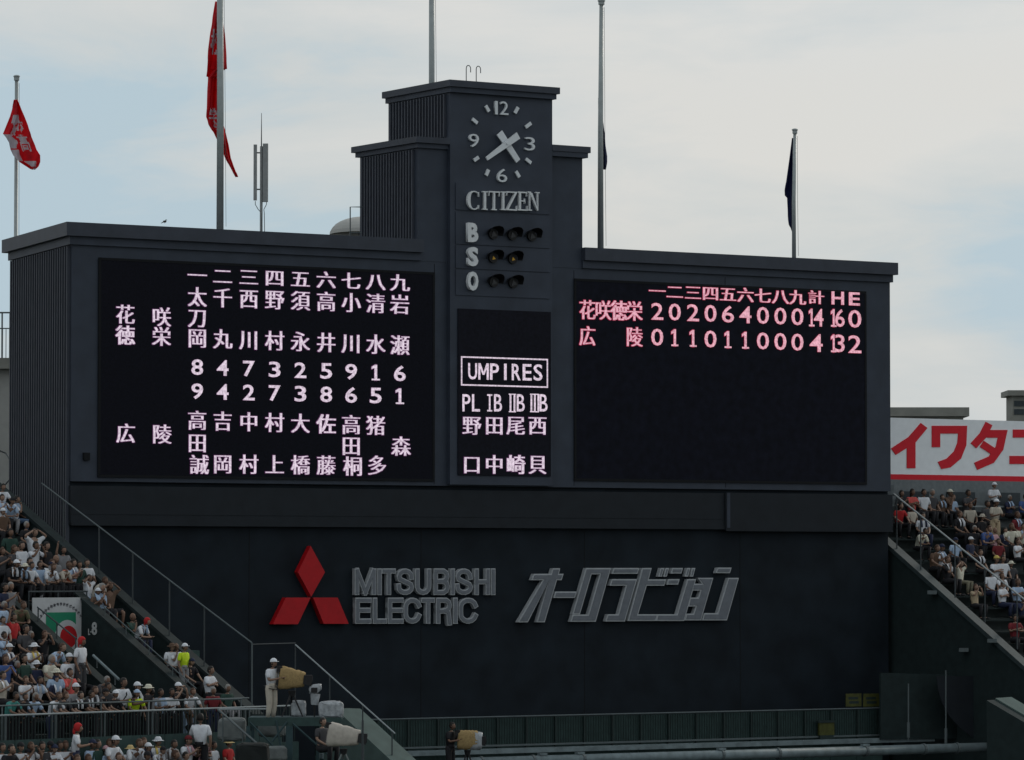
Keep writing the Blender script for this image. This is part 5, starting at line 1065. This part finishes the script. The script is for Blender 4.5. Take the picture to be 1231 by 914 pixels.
for q in PEOPLE:
    ws = q[1].split(); q[0]['label'] = ' '.join(ws[:16]); 
    if len(ws) > 16: print('LONG', q[1])
# ------------------------------------------------------------------ television cameras, their crew and platform
def tube_box(mb, secs, nn=16, mi=0, wob=.02, seed=0):   # soft rounded-rectangular sleeve along x
    k0 = len(mb.v)
    for i, (x, cz_, hy, hz) in enumerate(secs):
        for j in range(nn):
            a = 2 * math.pi * j / nn; c_, s_ = math.cos(a), math.sin(a); pw = .72
            y = math.copysign(abs(c_) ** pw, c_) * hy; z = math.copysign(abs(s_) ** pw, s_) * hz + cz_
            n_ = noise.noise(Vector((x * 5 + seed, a * 2, i * .7))) * wob; mb.v.append(Vector((x + n_ * .5, y * (1 + n_ * 2), z + n_)))
    for i in range(len(secs) - 1):
        for j in range(nn): a = k0 + i * nn + j; b = k0 + i * nn + (j + 1) % nn; mb.f.append((a, b, b + nn, a + nn)); mb.m.append(mi)
    mb.f.append(tuple(range(k0 + nn - 1, k0 - 1, -1))); e = k0 + (len(secs) - 1) * nn; mb.f.append(tuple(range(e, e + nn))); mb.m += [mi, mi]; return mb
def tv_camera(u, v, Y, zfloor, yaw, L, H, mcov, label, front=None, legs=M['black'], tilt=0, sd_=0, hood=.22):
    p = at(u, v, Y); r = thing('television_camera', label, 'camera', Vector((p.x, p.y, zfloor)), yaw, 'broadcast cameras under fabric covers'); z = p.z - zfloor
    def T(o): o.location = (0, 0, z); o.rotation_euler = (0, tilt, 0); return o
    n_ = 12; secs = []
    for i in range(n_):
        t = i / (n_ - 1); x = -L / 2 + L * t; taper_ = 1 - .42 * t ** 1.2 if front is None else 1 - .15 * abs(t - .4)
        secs.append((x, -.04 * (1 - t), .20 * taper_, H / 2 * taper_ * (.86 if i == 0 else 1)))
    T(part('fabric_cover', tube_box(MB(), secs, 20, 0, .035, sd_), mcov, r, True))
    x1 = L / 2
    if front: T(part('front_wrap', tube_box(MB(), [(x1 - .22, -.02, .19, H * .46), (x1 - .05, -.02, .19, H * .47), (x1 + .14, -.03, .175, H * .42), (x1 + .17, -.03, .15, H * .38)], 18, 0, .05, 3), front, r, True)); x1 += .17
    T(part('lens_hood', MB().hexa([(x1 - .05, -.15, -.15), (x1 - .05, .15, -.15), (x1 - .05, .15, .13), (x1 - .05, -.15, .13)], [(x1 + hood, -.18, -.19), (x1 + hood, .18, -.19), (x1 + hood, .18, .16), (x1 + hood, -.18, .16)]), M['black'], r))
    T(part('lens', MB().tube([(x1 + hood + .002, 0, -.01), (x1 + hood + .02, 0, -.01)], .13, 16), M['lens'], r))
    T(part('viewfinder', MB().box(-L / 2 - .10, -L / 2 + .06, -.13, .13, H * .18, H * .18 + .18), M['black'], r))
    T(part('pan_handle', MB().tube([(-L / 2 + .2, -.15, -H / 2), (-L / 2 - .12, -.22, -H / 2 - .05), (-L / 2 - .30, -.24, -H / 2 - .02)], .014, 6), M['black'], r))
    part('pan_head', MB().tube([(0, 0, z - H / 2 - .20), (0, 0, z - H / 2 - .02)], [.09, .13], 12), M['black'], r)
    for k in range(3):
        a = R(90 + 120 * k); part('leg', MB().tube([(.05 * math.cos(a), .05 * math.sin(a), z - H / 2 - .15), (.38 * math.cos(a), .38 * math.sin(a), .02)], [.032, .022], 7), legs, r)
    return r, z
YP = 132.6; zf_p = at(330, 862, YP).z
tv_camera(351, 815, YP, zf_p, R(8), .82, .78, M['covy'], 'tan covered television camera on tripod beside the standing white-capped operator', tilt=R(7), sd_=1)
p_, _ = tv_camera(413, 884, 130, at(413, 930, 130).z, R(6), 1.0, .80, M['covw'], 'cream covered television camera below the platform with white tripod legs', legs=M['tarp'], tilt=R(9), sd_=5)
yy = hit(560, 890, O + NB * 9, NB).y
tv_camera(562, 889, yy, at(562, 940, yy).z, R(4), .70, .72, M['covy'], 'tan and white covered television camera in front of the slatted fence', front=M['plastic'], tilt=R(4), sd_=9, hood=.12)
def crew(u, v, Y, pose, yaw, shirt, tr, head, lab, s=1.0, zfl=None):
    P = PO[pose]; h = at(u, v, Y); z = h.z - P.hc[2] * s * BIG if zfl is None else zfl
    return person(Vector((h.x, h.y, z)), yaw, pose, shirt, tr, head, 'x', s, (), lab=lab, cat_group='camera crew')
for q in ((326, 797, YP - .1, 'standhold', R(55), W, 'beige', ('cap', W), 'camera operator in white shirt, beige trousers and white cap standing on the platform'),
          (387, 868, 131, 'lap', R(50), 'dark grey', B, ('hair', 'black'), 'dark-clad camera operator seated under the platform behind the cream camera'),
          (541, 873, yy + .1, 'standhold', R(60), B, B, ('hair', 'black'), 'camera operator in black shirt standing behind the tan and white camera'),
          (483, 905, yy - 3, 'lap', R(20), W, B, ('cap', W), 'person in white cap and white shirt left of the tan and white camera')):
    r = crew(*q); r['label'] = q[-1]
# scaffold platform
sp = thing('camera_platform', 'teal steel scaffold platform carrying the camera operator', 'platform', Vector((at(350, 862, YP).x, YP, zf_p - 4)))
def lb3(name, u0, u1, v0, v1, Y, dep, m, root=sp): a = at(u0, v1, Y); c = at(u1, v0, Y); return lp(name, MB().box(a.x, c.x, Y, Y + dep, a.z, c.z), m, root=root)
a = at(300, 862, YP); c = at(412, 862, YP)
lp('deck', MB().box(a.x, c.x, YP - .75, YP + 1.0, zf_p - .05, zf_p), M['teal'], root=sp)
lp('beam', MB().box(a.x, c.x, YP - .80, YP - .751, zf_p - .26, zf_p + .01), M['fence'], root=sp)
for u0, u1, YY in ((343.5, 352, YP - .80), (296, 301, YP - .80), (405, 410, YP - .8), (302, 306, YP + .9), (380, 384, YP + .9)):
    p0, p1 = at(u0, 872, YY), at(u1, 872, YY); lp('leg', MB().box(p0.x, p1.x, YY + .0, YY + .12, zf_p - 4, zf_p - .262), M['teal'], root=sp)
for (ua, va), (ub, vb) in (((300, 868), (345, 914)), ((345, 868), (327, 892)), ((352, 870), (395, 908)), ((332, 866), (340, 914))):
    p0, p1 = at(ua, va, YP - .82), at(ub, vb, YP - .82); lp('brace', MB().tube([p0, p1], .035, 6), M['teal'], root=sp)
# covered equipment on and around the platform
def bundle(u, v, Y, w_, h_, m, label, sd_=0, name='covered_equipment', cat='equipment'):
    p = at(u, v, Y); hx = w_ / 2 / FPX * Y; hz = h_ / 2 / FPX * Y; mb = MB()
    mb.ball(p, (hx, hx * .8, hz), 28, 16, 0, lambda d, q: Vector((math.copysign(abs(d.x) ** .42, d.x) * hx, math.copysign(abs(d.y) ** .42, d.y) * hx * .8, math.copysign(abs(d.z) ** .36, d.z) * hz)) * (1 + .07 * noise.noise(Vector((d.x * 7 + sd_, d.y * 7, d.z * 1.2))) + .05 * noise.noise(Vector((d.x * 2 + sd_, d.y * 2, d.z * 2)))))
    return single(name, mb, m, label, cat, p - Vector((0, 0, hz)))
bundle(398, 853, YP - .2, 30, 20, M['plastic'], 'low white plastic-wrapped equipment at the platform right end', 1)
bundle(359, 852, YP + .3, 18, 20, M['plastic'], 'white plastic-wrapped box under the tan camera', 7)
lr_ = at(378, 838, YP); mon = thing('monitor_stand', 'plastic wrapped monitor on a thin stand right of the tan camera', 'monitor', Vector((lr_.x, lr_.y, zf_p)))
zz = lr_.z - zf_p
part('pole', MB().tube([(0, 0, 0), (0, 0, zz)], .025, 8), M['black'], mon)
part('head', tube_box(MB(), [(-.16, zz + .22, .12, .10), (-.05, zz + .24, .16, .16), (.12, zz + .28, .15, .13), (.22, zz + .31, .10, .08)], 14, 0, .06, 4), M['plastic'], mon, True); part('neck_wrap', MB().tube([(0, 0, zz - .25), (.03, 0, zz + .1)], [.11, .16], 10), M['plastic'], mon); part('screen', MB().box(-.1, .1, -.18, -.165, zz + .14, zz + .30), M['black'], mon)
# black tripod skirt, boxes below
bundle(279, 877, 134, 34, 28, M['tarp'], 'pale grey sheet-covered boxes between the white-shirted walker and the platform', 3, 'covered_boxes', 'boxes')
bundle(327, 876, 134.6, 34, 20, M['tarp'], 'white sheet-covered boxes under the platform left half', 5, 'covered_boxes', 'boxes')
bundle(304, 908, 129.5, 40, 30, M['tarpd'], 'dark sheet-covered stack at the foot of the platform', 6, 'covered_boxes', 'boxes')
bundle(333, 906, 131.2, 24, 18, M['tarp'], 'small pale bundle low between the platform legs', 8, 'bundle', 'bundle')
pt = at(436, 866, 129); pb = at(436, 930, 129); pr = thing('thin_pole', 'dark upright pole at the front of the cream covered camera', 'pole', pb); rails([pb, pt], .035, 'shaft', M['poled'], pr); rails([pb + Vector((0, 0, .3)), pb + Vector((0, 0, .9))], .05, 'sleeve', M['poled'], pr)
hr = thing('ramp_handrail', 'dark handrail descending from the walkway end toward the platform foot', 'handrail', at(262, 853, 133)); rails([at(262, 853, 133.5), at(322, 905, 130.5)], .035, 'handrail', M['rail'], hr)
for t in (.1, .5, .9): p = at(262, 853, 133.5).lerp(at(322, 905, 130.5), t); rails([p, p - Vector((0, 0, .9))], .025, 'post', M['rail'], hr)
hr = thing('platform_railing', 'grey horizontal rail from the red-shirted man to the platform', 'railing', at(262, 853, 134)); rails([at(262, 853, 134), at(324, 852.5, 134.2)], .03, 'handrail', M['railw'], hr); rails([at(266, 841, 135), at(291, 840.5, 135.2)], .03, 'handrail', M['rail'], hr)
for u in (272, 300): p = at(u, 853, 134.1); rails([p, p - Vector((0, 0, .9))], .025, 'post', M['rail'], hr)
# red cloth and a leaflet
p = hit(46, 668, LS.P(0, -.2, 0), dh); 
cl = MB(); nx = 10
for i in range(nx):
    for j in range(4):
        f_ = lambda i, j: p + rh * (-.3 + .06 * i * 1.1) + dh * (.05 * j - .1) + Vector((0, 0, .10 - .07 * j + .03 * math.sin(i * 1.3 + j) - .012 * i))
        cl.quad([f_(i, j), f_(i + 1, j), f_(i + 1, j + 1), f_(i, j + 1)])
o = single('red_cloth', cl, M['dred'], 'bright red cloth spread in front of the dark-haired spectator in the upper rows', 'cloth', p, smooth=True); so = o.modifiers.new('t', 'SOLIDIFY'); so.thickness = .02
p = LS.ont(27, 755, .8 * 6 + .5); a = Vector((.14, -.02, .10)); b_ = Vector((.05, -.05, -.07))
single('leaflet', MB().prism([p - a - b_ * .4, p + a - b_ * .4, p + a + b_ * .4, p - a + b_ * .4], (.0, .006, .004)), M['white'], 'white leaflet held beside the spectator in red shirt', 'leaflet', p)
